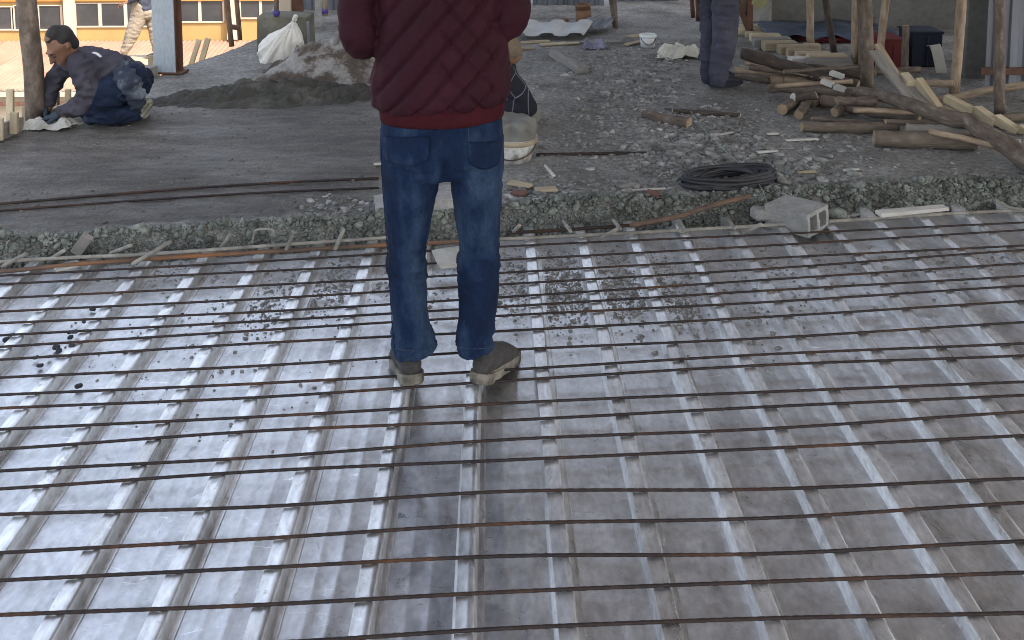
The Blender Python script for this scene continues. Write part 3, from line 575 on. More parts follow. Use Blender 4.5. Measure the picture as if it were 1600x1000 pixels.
# ================================================================== BLOCKS AND SCRAP NEAR THE EDGE
def hollow_block(p, rot, size=(.40, .19, .19), label='', m=block_m, broken=0):
    """block lying on its side: the cores run along X, open at the +X face"""
    L, W, H = size; bm = bmesh.new(); t = .02
    ys2 = [-W / 2, -W / 2 + t, -t * .45, t * .45, W / 2 - t, W / 2]; zs = [-H / 2, -H / 2 + t, H / 2 - t, H / 2]
    def q(x, y0, y1, z0, z1, flip):
        v = [bm.verts.new((x, a, b)) for a, b in ((y0, z0), (y1, z0), (y1, z1), (y0, z1))]; bm.faces.new(v if not flip else v[::-1])
    for x, fl in ((L / 2, False), (-L / 2, True)):
        for i in range(5):
            for j in range(3):
                if j == 1 and i in (1, 3):
                    continue
                q(x, ys2[i], ys2[i + 1], zs[j], zs[j + 1], fl)
    def strip(pl, flip):
        for k in range(len(pl)):
            a, b = pl[k], pl[(k + 1) % len(pl)]; v = [bm.verts.new(c) for c in ((-L / 2, *a), (L / 2, *a), (L / 2, *b), (-L / 2, *b))]; bm.faces.new(v if not flip else v[::-1])
    strip([(-W / 2, -H / 2), (W / 2, -H / 2), (W / 2, H / 2), (-W / 2, H / 2)], True)
    for i in (1, 3): strip([(ys2[i], zs[1]), (ys2[i + 1], zs[1]), (ys2[i + 1], zs[2]), (ys2[i], zs[2])], False)
    bmesh.ops.remove_doubles(bm, verts=bm.verts, dist=1e-5); bmesh.ops.subdivide_edges(bm, edges=bm.edges, cuts=2, use_grid_fill=True)
    bmesh.ops.recalc_face_normals(bm, faces=bm.faces)
    A = np.array([tuple(v.co) for v in bm.verts]); nz = fbm(A * 28, 3, 5)
    for v, k in zip(bm.verts, nz):
        v.co += v.normal * k * .004
        if broken: v.co.x -= broken * max(0, v.co.x / L + .1) * (.5 + .5 * math.sin(v.co.y * 40))
    me = bpy.data.meshes.new('concrete_block'); bm.to_mesh(me); bm.free()
    o = obj('concrete_block', me, m); o.location = p; o.rotation_euler = rot; return tag(o, label, 'block')
def place_on(o, u, v, z): pass
c = G(1262, 364, .03); hollow_block((c.x - .02, c.y + .10, .072), (R(3), R(-3), R(-50)), (.22, .165, .105), 'grey hollow concrete block with two open cores, at the deck edge on the right')
# mortar flap on the block's left side
c = G(1225, 352, .03); o = obj('concrete_slab_piece', box_bm(.20, .09, .05, .012, .008), block_m); o.location = (c.x - .03, c.y + .06, .06); o.rotation_euler = (0, R(3), R(4)); tag(o, 'flat broken concrete piece lying against the left side of the hollow block', 'concrete piece')
c = G(648, 366, .02); hollow_block((c.x, c.y + .10, .085), (R(0), R(-5), R(9)), (.36, .17, .15), 'grey concrete block seen between and beside the standing man\'s legs')
def slat(name, u0, v0, u1, v1, w_, h_, m, label, cat, z=None, group=None, lift=0.0):
    a = GS(u0, v0, h_ / 2 + lift) if z is None else G(u0, v0, z); b = GS(u1, v1, h_ / 2 + lift) if z is None else G(u1, v1, z)
    return tag(beam(name, a, b, w_, h_, m), label, cat, group)
slat('splintered_board', 1372, 334, 1478, 324, .05, .018, white_chip, 'pale splintered board lying on the slab edge right of the hollow block', 'board', z=.115)
p = G(268 / 2.667, 420, .04)
slat('concrete_plate', 85, 421, 125, 411, .06, .012, rag_m, 'pale thin plate lying at the far left end of the deck', 'plate', z=.05)
o = beam('edge_board', G(118, 396, .05), G(138, 368, .14), .045, .022, grey_wood, up=(0, 1, .2)); tag(o, 'small board standing upright in the broken edge at left', 'board')
o = obj('broken_tile', box_bm(.10, .13, .012, .003, .012), rag_m); c = G(700, 408, .05); o.location = (c.x, c.y, .062); o.rotation_euler = (R(6), 0, .2); tag(o, 'pale broken tile on the deck between the standing man\'s feet line', 'tile')
o['label'] = 'pale broken tile lying on the deck, seen between the standing man\'s calves'
scraps = [(972, 302, 1040, 297, .016, .008, white_chip, 'straight white stick lying on rubble left of the black hose'), (852, 262, 866, 279, .018, .012, white_chip, 'short white stick below the splashed bucket'),
          (1228, 222, 1278, 218, .02, .008, white_chip, 'long white splinter right of the gravel, nearer the logs'), (1182, 241, 1215, 238, .024, .01, white_chip, 'white splinter above the black hose'), (1120, 214, 1146, 208, .02, .008, white_chip, 'thin pale splinter on the gravel below the dark stick'),
          (1198, 212, 1216, 211, .022, .008, white_chip, 'small white chip beside the gravel'), (1318, 269, 1342, 267, .02, .008, white_chip, 'small pale sliver at the middle of the bare slab'), (1255, 311, 1290, 305, .03, .012, tan_m, 'flat tan chip just behind the hollow block'), (1322, 306, 1345, 304, .03, .012, white_chip, 'white chip to the right behind the hollow block'),
          (1246, 273, 1275, 271, .02, .01, tan_m, 'pale brown sliver right of the hose'), (795, 290, 830, 296, .05, .012, tan_m, 'flat tan stone flake right of the standing man'), (970, 296, 992, 291, .03, .015, grey_wood, 'dark wood chip above the white stick'), (1175, 235, 1240, 232, .014, .008, grey_wood, 'grey splinter below the white one'), (1010, 306, 1030, 308, .04, .02, red_chip, 'reddish brick scrap under the white stick'),
          (800, 305, 822, 308, .05, .015, red_chip, 'reddish flake on the slab just right of the standing man'), (836, 302, 870, 300, .05, .012, tan_m, 'brownish flake between the bucket and the rubble edge'), (584, 260, 600, 258, .02, .01, white_chip, 'small white chip at the standing man\'s left hip')]
for (u0, v0, u1, v1, w_, h_, m_, lb) in scraps: slat('wood_scrap' if m_ not in (red_chip,) else 'brick_scrap', u0, v0, u1, v1, w_, h_, m_, lb, 'scrap', lift=.006)
# black hose: flattened coil of many turns
def coil(u0, u1, v, z0, turns, label):
    a, b = GS(u0, v), GS(u1, v); c = (a + b) / 2; rx = (b - a).length / 2; pts = []
    o = empty('black_hose', (c.x, c.y, c.z)); tag(o, label, 'hose')
    for k in range(turns):
        q = []; f = 1 - .055 * (k % 6) - .02 * (k // 6); oz = .012 + .012 * (k // 6); ph = random.uniform(0, 6)
        for j in range(25):
            t = j / 24 * 2 * math.pi; q.append((rx * f * math.cos(t) + .012 * math.sin(3 * t + ph), (.115 * f) * math.sin(t) + .05 * math.cos(t) + random.uniform(-.004, .004), oz + .006 * math.sin(2 * t + ph) + .006))
        path = [Vector(p) for p in q]; V, F, _ = tube_geo(path, [.0095] * 25, 7, cap=False); obj('hose_turn', mesh('hose_turn', V, F, True), black_m, o)
    q = [Vector((rx * .9, .0, .03)), Vector((rx * .55, -.03, .055)), Vector((rx * .3, .06, .05)), Vector((-rx * .2, .09, .045)), Vector((-rx * .5, .06, .05))]
    V, F, _ = tube_geo(spline(q, 16), [.012] * 17, 7); obj('hose_end', mesh('hose_end', V, F, True), black_m, o)
coil(1062, 1215, 287, 0, 20, 'flattened coil of black hose lying on the rubble')

# ================================================================== TIMBER ON THE RIGHT
def GZ(u, v, z): return G(u, v, z)
def lay(name, a, b, r, m, label, z0=None, z1=None, **k):
    """a log seen from pixel a to pixel b (its centre line), resting at the given heights"""
    ra = r[0] if isinstance(r, (list, tuple)) else r; rb = r[-1] if isinstance(r, (list, tuple)) else r
    A = G(a[0], a[1], ZS + ra * .9 if z0 is None else z0); B = G(b[0], b[1], ZS + rb * .9 if z1 is None else z1)
    r = [q * .9 for q in r] if isinstance(r, (list, tuple)) else r * .9
    return log(name, [A, (A + B) / 2, B], r, m, label, **k)
LG = 'logs in the timber heap'
lay('log', (1160, 84), (1340, 134), [.045, .05, .042], bark_dark, 'long dark thick log sloping across the back of the timber heap', z0=.30, z1=.17, group=LG)
lay('log', (1165, 90), (1345, 118), [.03, .03, .028], bark_dark, 'thin dark log just behind the thick sloping one', z0=.25, z1=.2, group=LG)
lay('log', (1204, 126), (1262, 129), .034, peeled, 'short pale brown log with a sawn end beside the navy-trousered legs', group=LG)
lay('log', (1150, 118), (1202, 126), .03, bark_warm, 'short warm brown log left of the pale one at the heap\'s left end', group=LG)
lay('log', (1148, 110), (1240, 118), .028, peeled, 'tan log under the dark sloping one', z0=.17, z1=.17, group=LG)
lay('log', (1172, 104), (1255, 116), .026, bark_warm, 'thin brown log squeezed below the dark sloping one', z0=.22, z1=.2, group=LG)
lay('log', (1202, 138), (1352, 146), [.03, .036, .038], bark_warm, 'long straight log with a round sawn end in front of the big brown post', z0=.16, z1=.20, group=LG)
lay('log', (1286, 157), (1436, 186), [.042, .045, .04], bark, 'grey weathered log slanting down under the long bent pole', z0=.17, z1=.15, group=LG)
lay('log', (1308, 158), (1370, 158), .028, bark_warm, 'short log with a frayed pale end above the grey slanting log', z0=.22, z1=.22, group=LG)
lay('log', (1253, 198), (1404, 201), [.030, .036, .032], bark, 'nearest log on the slab with a white split left end', group=LG)
o = lay('log', (1366, 216), (1524, 222), [.05, .052, .05], grey_wood if False else bark, 'thick grey squared log at the front right of the heap', group=LG, sides=8, rough=.06, wander=.05)
lay('log', (1416, 201), (1530, 207), [.035, .04, .04], mat('ash_bark', [(.3, (.17, .155, .13, 1)), (.55, (.28, .255, .22, 1)), (.78, (.40, .37, .32, 1))], scale=10, stretch=(1, 1, .16), rough=(.8, .95), bump=.5, bscale=30, bdist=.006, coord='UV'), 'pale weathered log behind the thick squared one', z0=.17, z1=.17, group=LG)
# long bent pole
A = [G(1340, 143, .22), G(1385, 152, .25), G(1425, 166, .26), G(1475, 182, .25), G(1515, 192, .24), G(1548, 213, .21), G(1600, 248, .17), G(1660, 285, .15)]
log('bent_pole', A, [.032, .036, .04, .043, .046, .05, .052, .05], bark_warm, 'long bent brown pole running down to the right border of the photo', 'log', LG, n=40, sides=16, rough=.12)
ends = [((1222, 171), (1262, 150), .038, bark_warm, 'lowest left log end facing the camera'), ((1248, 180), (1262, 158), .032, bark, 'nearest small log end facing the camera'), ((1240, 152), (1275, 149), .028, bark_dark, 'dark log with a bright white sawn end'),
        ((1272, 162), (1300, 145), .026, bark, 'small log end under the long straight log'), ((1304, 176), (1330, 155), .034, bark_warm, 'log end tucked under the grey slanting log'), ((1288, 163), (1312, 148), .024, bark, 'thin log end in the shade of the heap')]
for (a, b, r, m_, lb) in ends:
    z = .20 if 'white' in lb else ZS + r * .9
    lay('log', a, b, r, m_, lb, z0=z, z1=z + .02, group='log ends facing the camera', end=white_chip if 'white' in lb else cut_m)
lay('log', (1006, 178), (1076, 192), [.03, .034, .036], bark_warm, 'short brown log with a sawn end lying alone on the gravel')
lay('stick', (1052, 173), (1156, 180), [.018, .018, .014], bark_dark, 'dark stick with a white tip lying behind the lone short log', cat='stick', end=white_chip)
for (a, b, r, z0, z1, m_, lb) in (((1165, 98), (1300, 124), .018, .24, .2, peeled, 'thin pale pole crossing under the dark sloping log'), ((1212, 134), (1332, 127), .016, .2, .24, peeled, 'thin pale pole just above the long straight log'), ((1335, 172), (1440, 176), .017, .22, .2, peeled, 'thin pale pole lying on the grey slanting log'),
                      ((1384, 190), (1482, 193), .016, .19, .18, bark, 'thin grey pole under the long bent pole'), ((1268, 186), (1352, 191), .014, .14, .14, bark_warm, 'thin brown stick behind the nearest log'), ((1452, 205), (1600, 238), .018, .22, .16, peeled, 'thin pale pole running beside the long bent pole'), ((1225, 112), (1342, 104), .014, .24, .26, bark_warm, 'thin brown stick on top of the heap behind the white split wood')):
    lay('thin_pole', a, b, r, m_, lb, z0=z0, z1=z1, cat='pole', group='thin poles in the timber heap')
# sawn offcuts in a staggered row
off = [(1150, 1192, 55, .06, pale_m, 'leftmost and farthest'), (1166, 1212, 60, .035, tan_m, 'second from the far end'), (1174, 1220, 67, .05, pale_m, 'third from the far end'), (1178, 1234, 75, .055, grey_wood, 'grey piece fourth from the far end'), (1194, 1246, 81, .055, tan_m, 'fifth from the far end'),
       (1218, 1262, 86, .05, tan_m, 'sixth from the far end'), (1232, 1280, 92, .055, tan_m, 'seventh from the far end'), (1246, 1300, 97, .05, tan_m, 'eighth from the far end'), (1264, 1324, 102, .055, pale_m, 'ninth from the far end'), (1262, 1332, 108, .05, grey_wood, 'grey one nearest the big post'), (1236, 1290, 103, .04, white_chip, 'whitest, half under the nearest ones'),
       (1214, 1236, 72, .045, pale_m, 'stub by the pale pole'), (1258, 1282, 83, .05, pale_m, 'stub at the pale pole foot')]
for (u0, u1, v, h, m_, lb) in off:
    a, b = GS(u0, v), GS(u1, v); y = a.y + .035; o = beam('timber_offcut', (a.x, y, ZS + h * .65 + .004), (b.x, y + random.uniform(-.03, .03), ZS + h * .65 + .004), .10, h * 1.3, m_)
    tag(o, 'sawn offcut in the staggered row by the tarpaulin, ' + lb, 'offcut', 'sawn offcuts in a staggered row')
# posts
def post(u0, v0, u1, v1, r, m_, label, top=3.2, name='wooden_post', rough=.08, cat='post', z=ZS):
    """base seen at (u1,v1); leans so that it passes (u0,v0)"""
    b = G(u1, v1, z); t = P(u0, v0, b.y); d = (t - b); d = d / d.z; T = b + d * (top - z)
    return log(name, [b, b.lerp(T, .33), b.lerp(T, .66), T], r, m_, label, cat, None, n=30, sides=14, rough=rough)
post(1265, 0, 1267, 73, .030, peeled, 'slim pale pole standing behind the timber offcuts', cat='post')
post(1289, 0, 1304, 84, .026, bark_dark, 'slim dark grey pole leaning left in front of the tarpaulin')
post(1337, 0, 1336, 98, .026, peeled, 'pale split pole standing just left of the big brown post')
post(1350, 0, 1353, 138, .049, bark_warm, 'big brown round post in the middle of the timber heap', rough=.04)
post(1384, 0, 1373, 112, .028, peeled, 'pale pole leaning right of the big brown post')
post(1503, 0, 1491, 148, .032, peeled, 'pale knotty pole leaning right beside the dark gap')
post(1560, 0, 1563, 182, .032, bark_warm, 'brown knotty post nearest the right border')
b = G(1414, 118); log('stake', [b, P(1415, 40, b.y)], [.026, .024], bark_warm, 'short brown stake between the red panel and the navy box', 'stake', n=10)
# rails between posts
def rail(a, b, y0, y1, r, m_, lb): return log('rail_pole', [P(*a, y0), P(*b, y1)], r, m_, lb, 'pole', 'horizontal poles tied between posts', n=14)
rail((1368, 113), (1437, 109), 6.9, 6.9, .024, bark_warm, 'horizontal brown pole across the red panel')
rail((1445, 131), (1490, 130), 6.5, 6.4, .024, peeled, 'short horizontal pole left of the knotty pale pole')
rail((1455, 158), (1680, 119), 6.25, 5.9, .024, peeled, 'long horizontal pole running to the right border')
rail((1555, 186), (1680, 178), 5.8, 5.8, .026, bark, 'grey pole low at the right border')
# boards leaning
def leaning(name, a, b, ya, yb, w_, h_, m_, lb, cat='board', group='boards and blocks on the slope'):
    return tag(beam(name, P(*a, ya), P(*b, yb), w_, h_, m_, up=(0, 0, 1)), lb, cat, group)
leaning('board', (1366, 80), (1432, 168), 6.35, 5.95, .085, .02, grey_wood, 'weathered grey board leaning up beside the big post, the longer one')
leaning('board', (1371, 70), (1405, 125), 6.42, 6.2, .05, .025, tan_m, 'narrow brown board leaning beside the big post')
leaning('board', (1412, 128), (1452, 168), 6.15, 5.95, .10, .02, grey_wood, 'broad short grey board lying on the slope')
leaning('timber_block', (1412, 118), (1424, 132), 6.2, 6.1, .06, .05, pale_m, 'small pale block at the top of the slope', 'block')
leaning('timber_batten', (1434, 125), (1466, 170), 6.12, 5.95, .05, .05, pale_m, 'bright pale batten standing steeply on the slope', 'batten')
leaning('timber_block', (1477, 153), (1522, 176), 6.0, 5.85, .055, .05, pale_m, 'pale block on the long plank, first from the steep batten', 'block')
leaning('timber_block', (1526, 171), (1556, 192), 5.85, 5.7, .055, .05, pale_m, 'pale block on the long plank, second from the steep batten', 'block')
leaning('timber_block', (1556, 184), (1592, 208), 5.72, 5.58, .055, .05, pale_m, 'pale block on the long plank, third from the steep batten', 'block')
leaning('timber_block', (1594, 200), (1630, 222), 5.6, 5.45, .055, .05, pale_m, 'pale block on the long plank at the right border', 'block')
leaning('plank', (1468, 168), (1660, 262), 5.95, 5.2, .09, .02, tan_m, 'long plank under the pale blocks, sloping to the right border', 'plank')
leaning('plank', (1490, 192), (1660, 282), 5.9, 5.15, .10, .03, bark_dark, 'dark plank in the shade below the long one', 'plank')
for (a, b, ya, yb, lb) in (((1297, 113), (1318, 120), 6.5, 6.45, 'white split wood piece behind the long straight log, upper'), ((1284, 126), (1302, 133), 6.3, 6.25, 'white split wood piece behind the long straight log, lower left'), ((1304, 135), (1322, 141), 6.25, 6.2, 'white split wood piece behind the long straight log, lower right')):
    leaning('split_wood', a, b, ya, yb, .05, .03, white_chip, lb, 'wood', None)

# ---- wall, tarpaulin, boxes, sheets
wl = P(1190, 60, 9.2); wr = P(1525, 60, 8.9)
WH = 2.05
def wall_piece(name, a, b, z0, z1, t, m_, label, cat, bev=.004):
    a = Vector((a[0], a[1], 0)); b = Vector((b[0], b[1], 0)); d = b - a; o = obj(name, box_bm(d.length, t, z1 - z0, bev), m_); o.location = ((a.x + b.x) / 2, (a.y + b.y) / 2, (z0 + z1) / 2); o.rotation_euler = (0, 0, math.atan2(d.y, d.x)); return tag(o, label, cat)
wall_piece('wall', wl, wr, ZS - .02, WH, .18, wall_m, 'dark grey cement rendered wall behind the tarpaulin', 'wall')
wall_piece('pier', P(1168, 50, 9.0), P(1200, 50, 9.0), ZS - .02, 3.2, .2, block_m, 'lighter grey concrete pier at the left end of the wall', 'pier')
wall_piece('pillar', P(1503, 60, 7.0), P(1541, 60, 7.0), ZS - .02, 3.2, .14, wall_m, 'dark pillar between the wall and the zinc sheets', 'pillar')
zf = empty('zinc_fence'); tag(zf, 'blue grey corrugated zinc sheets standing at the right border', 'fence')
x0 = P(1540, 100, 6.6).x
for k in range(4): profile_sheet('zinc_sheet', x0 + k * .5, x0 + k * .5 + .52, 6.6 + .004 * (k % 2), .02, 2.1, sheet_m, .104, .018, zf)
obj('rail', box_bm(2.1, .03, .045), rust_steel, zf).location = (x0 + 1.0, 6.565, P(1560, 112, 6.55).z)
# red crate & navy box
def panel_box(name, a, b, y, vt, vb, depth, m_, label, cat, ribs=0):
    p0 = P(a, vb, y); p1 = P(b, vb, y); zt = P(a, vt, y).z; zb_ = ZS; root = empty(name, ((p0.x + p1.x) / 2, y + depth / 2, ZS)); tag(root, label, cat)
    wd_ = p1.x - p0.x; o = obj('body', box_bm(wd_, depth, zt - zb_, .006), m_, root); o.location = (0, 0, (zt - zb_) / 2 + .003)
    o = obj('rim', box_bm(wd_ + .015, depth + .015, .02, .004), m_, root); o.location = (0, 0, zt - zb_ - .008)
    for k in range(ribs):
        o = obj('rib', box_bm(.012, .01, (zt - zb_) * .86, .002), m_, root); o.location = (-wd_ / 2 + wd_ * (k + 1) / (ribs + 1), -depth / 2 - .004, (zt - zb_) * .45)
    return root
panel_box('red_panel', 1255, 1372, 8.25, 60, 130, .4, red_m, 'long red painted box under the blue tarpaulin', 'box', 3)
panel_box('red_panel', 1376, 1412, 7.2, 62, 130, .3, red_m, 'narrow red box standing left of the navy box', 'box', 1)
panel_box('navy_box', 1422, 1470, 7.3, 50, 130, .25, navy_m, 'tall dark navy box right of the red panel', 'box', 1)
# tarpaulin draped over the red box and the stuff to its left
def drape(name, u0, u1, y0, y1, ztop, m_, label, cat, n=46, k=18, front=.06, seed=0):
    a, b = P(u0, 60, y0).x, P(u1, 60, y0).x; V = []
    for j in range(k):
        for i in range(n):
            x = a + (b - a) * i / (n - 1); t = j / (k - 1); y = y0 + (y1 - y0) * t
            V.append([x, y, ztop])
    A = np.array(V, float); nz = fbm(np.c_[A[:, 0] * 4, A[:, 1] * 7, A[:, 0] * 0], 4, seed); fr = np.clip(1 - (A[:, 1] - y0) / .14, 0, 1)
    A[:, 2] += .045 * nz - fr ** 1.5 * (front + .03 * fbm(np.c_[A[:, 0] * 6, A[:, 0] * 0, A[:, 0] * 0], 3, seed + 4)); A[:, 1] += .02 * nz
    F = [(j * n + i, j * n + i + 1, (j + 1) * n + i + 1, (j + 1) * n + i) for j in range(k - 1) for i in range(n - 1)]
    o = obj(name, mesh(name, A, F, True), m_); md = o.modifiers.new('t', 'SOLIDIFY'); md.thickness = .003; return tag(o, label, cat)
drape('tarpaulin', 1203, 1412, 8.22, 8.9, P(1300, 45, 8.5).z, tarp_m, 'crumpled blue tarpaulin spread over the red panel box', 'tarpaulin', front=.035)
o = drape('plastic_sheet', 1466, 1484, 7.1, 7.3, P(1475, 80, 7.1).z, paper_m, 'pale plastic sheet hanging at the right of the navy box', 'plastic', n=10, k=10, front=.16, seed=9)
# angle iron frame and leaning board next to the pier
for (a, b, lb) in (((1150, -5), (1168, 42), 'dark rusty angle iron leaning at the left of the pier'), ((1172, -5), (1171, 42), 'dark rusty angle iron standing upright at the left of the pier')):
    q = P(*b, 8.6); t_ = P(*a, 8.6); d = (t_ - q) / (t_ - q).z; bot = q + d * (ZS - q.z); tag(beam('angle_iron', bot, q + d * (2.6 - q.z), .05, .05, rust_steel, up=(0, 1, 0)), lb, 'angle iron')
tag(beam('board', P(1160, -20, 8.66), P(1171, 40, 8.66), .07, .03, tan_m, up=(0, 1, 0)), 'light brown board wedged between the two angle irons', 'board')
tag(beam('board', P(1183, 10, 8.0), P(1230, -60, 7.9), .10, .025, mat('green_yellow_board', [(.3, (.22, .22, .09, 1)), (.7, (.36, .35, .18, 1))], scale=6, rough=(.7, .9)), up=(0, 1, 0)), 'greenish yellow board slanting up in front of the pier', 'board')

# ================================================================== FAR FLOOR
def block_upright(name, u0, u1, vt, vb, depth, m_, label, cat, bev=.01, jit=.01):
    a, b = GS(u0, vb), GS(u1, vb); y = a.y; zt = P(u0, vt, y).z; o = obj(name, box_bm(b.x - a.x, depth, zt - ZS, bev, jit), m_); o.location = ((a.x + b.x) / 2, y + depth / 2, (zt + ZS) / 2); return tag(o, label, cat)
plinth_m = mat('stained_concrete', [(.3, (.09, .085, .062, 1)), (.55, (.15, .145, .11, 1)), (.75, (.27, .26, .21, 1))], scale=5, rough=(.85, .97), bump=.4, bscale=30)
block_upright('concrete_plinth', 402, 482, 27, 84, .3, plinth_m, 'stained concrete plinth behind the tied sack', 'plinth')
tag(beam('purple_strip', P(484, 88, 7.75), P(481, 34, 7.75), .05, .012, lilac_m, up=(1, 0, 0)), 'lilac strip of cloth hanging at the right side of the plinth', 'cloth')
# sack
def sack():
    y = 7.62; A = lambda u, v: P(u, v, y)
    ap = A(459, 30)
    def disp(co, nr):
        an = np.arctan2(co[:, 0] - ap.x, np.maximum(ap.z - co[:, 2], .01)); rr = np.sqrt((co[:, 0] - ap.x) ** 2 + (co[:, 2] - ap.z) ** 2)
        return .016 * (1 - 2.6 * np.abs(vnoise(np.c_[an * 7, rr * 2.5, co[:, 1] * 5], 5))) - .005 + .010 * fbm(co * 15, 3, 7)

    rows = [(32, 456, 464, .02), (44, 444, 470, .05), (58, 428, 476, .085), (72, 414, 477, .11), (86, 402, 473, .13), (100, 394, 458, .13), (110, 394, 432, .10)]
    root = soft('tied_sack', [([A((a + b) / 2, v) for v, a, b, r_ in rows], [px((b - a) / 2, y) for v, a, b, r_ in rows], [r_ for v, a, b, r_ in rows], (1, 0, 0))], .009, sack_m, None, 2, disp)
    tag(root, 'white woven sack tied at the top, leaning against the plinth', 'sack')
    k = soft('tied_neck', [([A(458, 32), A(462, 26)], [.012, .02], [.012, .02])], .006, sack_m, root)
sack()
# poles on the plinth with purple ties
def tied_pole(u0, u1, vb, y, r, m_, label):
    b = P(u1, vb, y); t = P(u0, -30, y); d = (t - b) / (t - b).z; T = b + d * (2.9 - b.z)
    o = log('pole', [b, b.lerp(T, .5), T], r, m_, label, 'post', None, n=14, rough=.06)
    bv, bf = ico(2); q = bv * (1 + .35 * fbm(bv * 2.2, 3, int(u0))[:, None]) * np.array([.026, .026, .034]); k = obj('purple_tie', mesh('purple_tie', q, bf, True), purple_m, o); k.location = (0, 0, .03)
tied_pole(432, 432, 26, 7.9, .018, bark_warm, 'slim brown pole with a purple plastic tie on the plinth, left one')
tied_pole(507, 508, 24, 8.0, .02, peeled, 'slim pale pole with a purple plastic tie at the right of the plinth')
def plain_box(name, u0, u1, vt, vb, depth, m_, label, cat): return block_upright(name, u0, u1, vt, vb, depth, m_, label, cat, .003, .002)
# back fence of zinc sheets
bf_ = empty('back_fence'); tag(bf_, 'grey zinc sheet fence closing off the far end of the floor', 'fence')
fy = G(520, 22).y + .3
xa = P(455, 0, fy).x; k = 0
while xa < P(1140, 0, fy + 2).x:
    profile_sheet('zinc_sheet', xa, xa + .82, fy + .006 * (k % 2) + max(0, k - 2) * .22, ZS - .01, ZS + 1.9, sheet_m, .105, .016, bf_); xa += .8; k += 1
wall_piece('far_post', P(493, 30, 9.1), P(503, 30, 9.1), ZS, 3.0, .06, block_m, 'grey square post before the back fence', 'post')
wall_piece('door_panel', P(437, 20, 9.2), P(455, 20, 9.2), ZS, 2.2, .04, cream_m, 'pale panel standing behind the purple tied pole', 'panel')
wall_piece('dark_panel', P(451, 20, 9.45), P(474, 20, 9.45), ZS, 2.2, .04, rust_steel, 'dark panel right of the pale one at the far end', 'panel')
# sand pile with shovel, wet concrete ridge
def heap(name, c, rx, ry, h, m_, label, cat, seed, kind=None, ridge=1.5, nx=150, ny=90, rz=0, rough=.28):
    V = []; xs_ = np.linspace(-1, 1, nx); ys__ = np.linspace(-1, 1, ny); X, Y = np.meshgrid(xs_, ys__); X, Y = X.ravel(), Y.ravel()
    n = fbm(np.c_[X * 2.2, Y * 2.2, X * 0 + seed], 4, seed); r = np.sqrt(X ** 2 + Y ** 2) + .18 * n
    Zz = h * np.clip(1 - r, 0, 1) ** ridge * (1 + rough * fbm(np.c_[X * 7, Y * 7, X * 0], 3, seed + 1)) - .012 + .02 * fbm(np.c_[X * rx * 22, Y * ry * 22, X * 0], 3, seed + 2) * np.clip(1.1 - r, 0, .4) / .4
    co = np.c_[X * rx, Y * ry, Zz]; F = [(j * nx + i, j * nx + i + 1, (j + 1) * nx + i + 1, (j + 1) * nx + i) for j in range(ny - 1) for i in range(nx - 1)]
    o = obj(name, mesh(name, co, F, True), m_); o.location = c; o.rotation_euler = (0, 0, rz); return tag(o, label, cat, kind=kind)
c = GS(520, 122); heap('sand_pile', (c.x, c.y + .12, ZS), .62, .42, (P(520, 74, c.y + .12).z - ZS + .03) * 1.25, sand_m, 'pile of sand and soil with a shovel stuck in it', 'sand pile', 4, ridge=1.05)
c = GS(445, 152); heap('wet_concrete_ridge', (c.x, c.y + .02, ZS), .92, .30, .10, mound_m, 'low ridge of dark wet concrete in front of the sand pile', 'concrete heap', 9, ridge=.75, rz=.10, nx=190, rough=.7)
c = GS(270, 160); heap('wet_concrete_ridge', (c.x + .1, c.y, ZS), .55, .16, .045, mound_m, 'thin spread of wet concrete beside the kneeling man', 'concrete heap', 12, ridge=.8, rz=.05)
sh = empty('shovel', tuple(P(521, 76, 7.1))); tag(sh, 'shovel with a pale wooden handle stuck in the sand pile', 'shovel')
q0 = P(519, 80, 7.1); q1 = P(541, 36, 7.1); dd = (q1 - q0).normalized()
V, F, _ = tube_geo([q0 - q0 - dd * .15, dd * .3, dd * .75, dd * .95], [.016, .016, .017, .017], 10); obj('handle', mesh('handle', V, F, True), grey_wood, sh)
o = obj('blade', box_bm(.2, .02, .24, .006), rust_steel, sh); o.location = -dd * .22; o.rotation_euler = (R(20), 0, 0)
lo = stone('clod', GS(423, 124, .02), .04, mound_m, 'dark clod lying between the sack and the concrete ridge', 'clod', seed=33)
# bright wet patch smears on the slab near the kneeling man are part of the slab's sheen
# roofing sheets, bucket, tin, cloth, bags
def wavy(name, u0, u1, v, y, ln, amp, m_, label, n=60):
    a, b = P(u0, v, y), P(u1, v, y); V = []
    for i in range(n):
        t = i / (n - 1); x = a.x + (b.x - a.x) * t; z = ZS + .012 + amp * (1 + math.copysign(abs(math.sin(t * 16)) ** .4, math.sin(t * 16))) + .03
        for j in range(5): V.append((x + j * .03, y + ln * j / 4, z + .01 * j))
    F = [(i * 5 + j, (i + 1) * 5 + j, (i + 1) * 5 + j + 1, i * 5 + j + 1) for i in range(n - 1) for j in range(4)]
    o = obj(name, mesh(name, V, F), m_); md = o.modifiers.new('t', 'SOLIDIFY'); md.thickness = .003; return tag(o, label, 'roofing sheet')
yy = GS(860, 64).y
wavy('roofing_sheet', 798, 912, 64, yy, .42, .014, mat('old_zinc', [(.3, (.32, .32, .31, 1)), (.7, (.52, .52, .50, 1))], scale=4, rough=(.5, .7), metal=.3, bump=.1), 'ribbed roofing sheet lying flat beyond the standing man')
wavy('roofing_sheet', 900, 945, 53, GS(900, 53).y, .25, .012, sheet_m, 'smaller ribbed sheet lying beside the rusty tin')
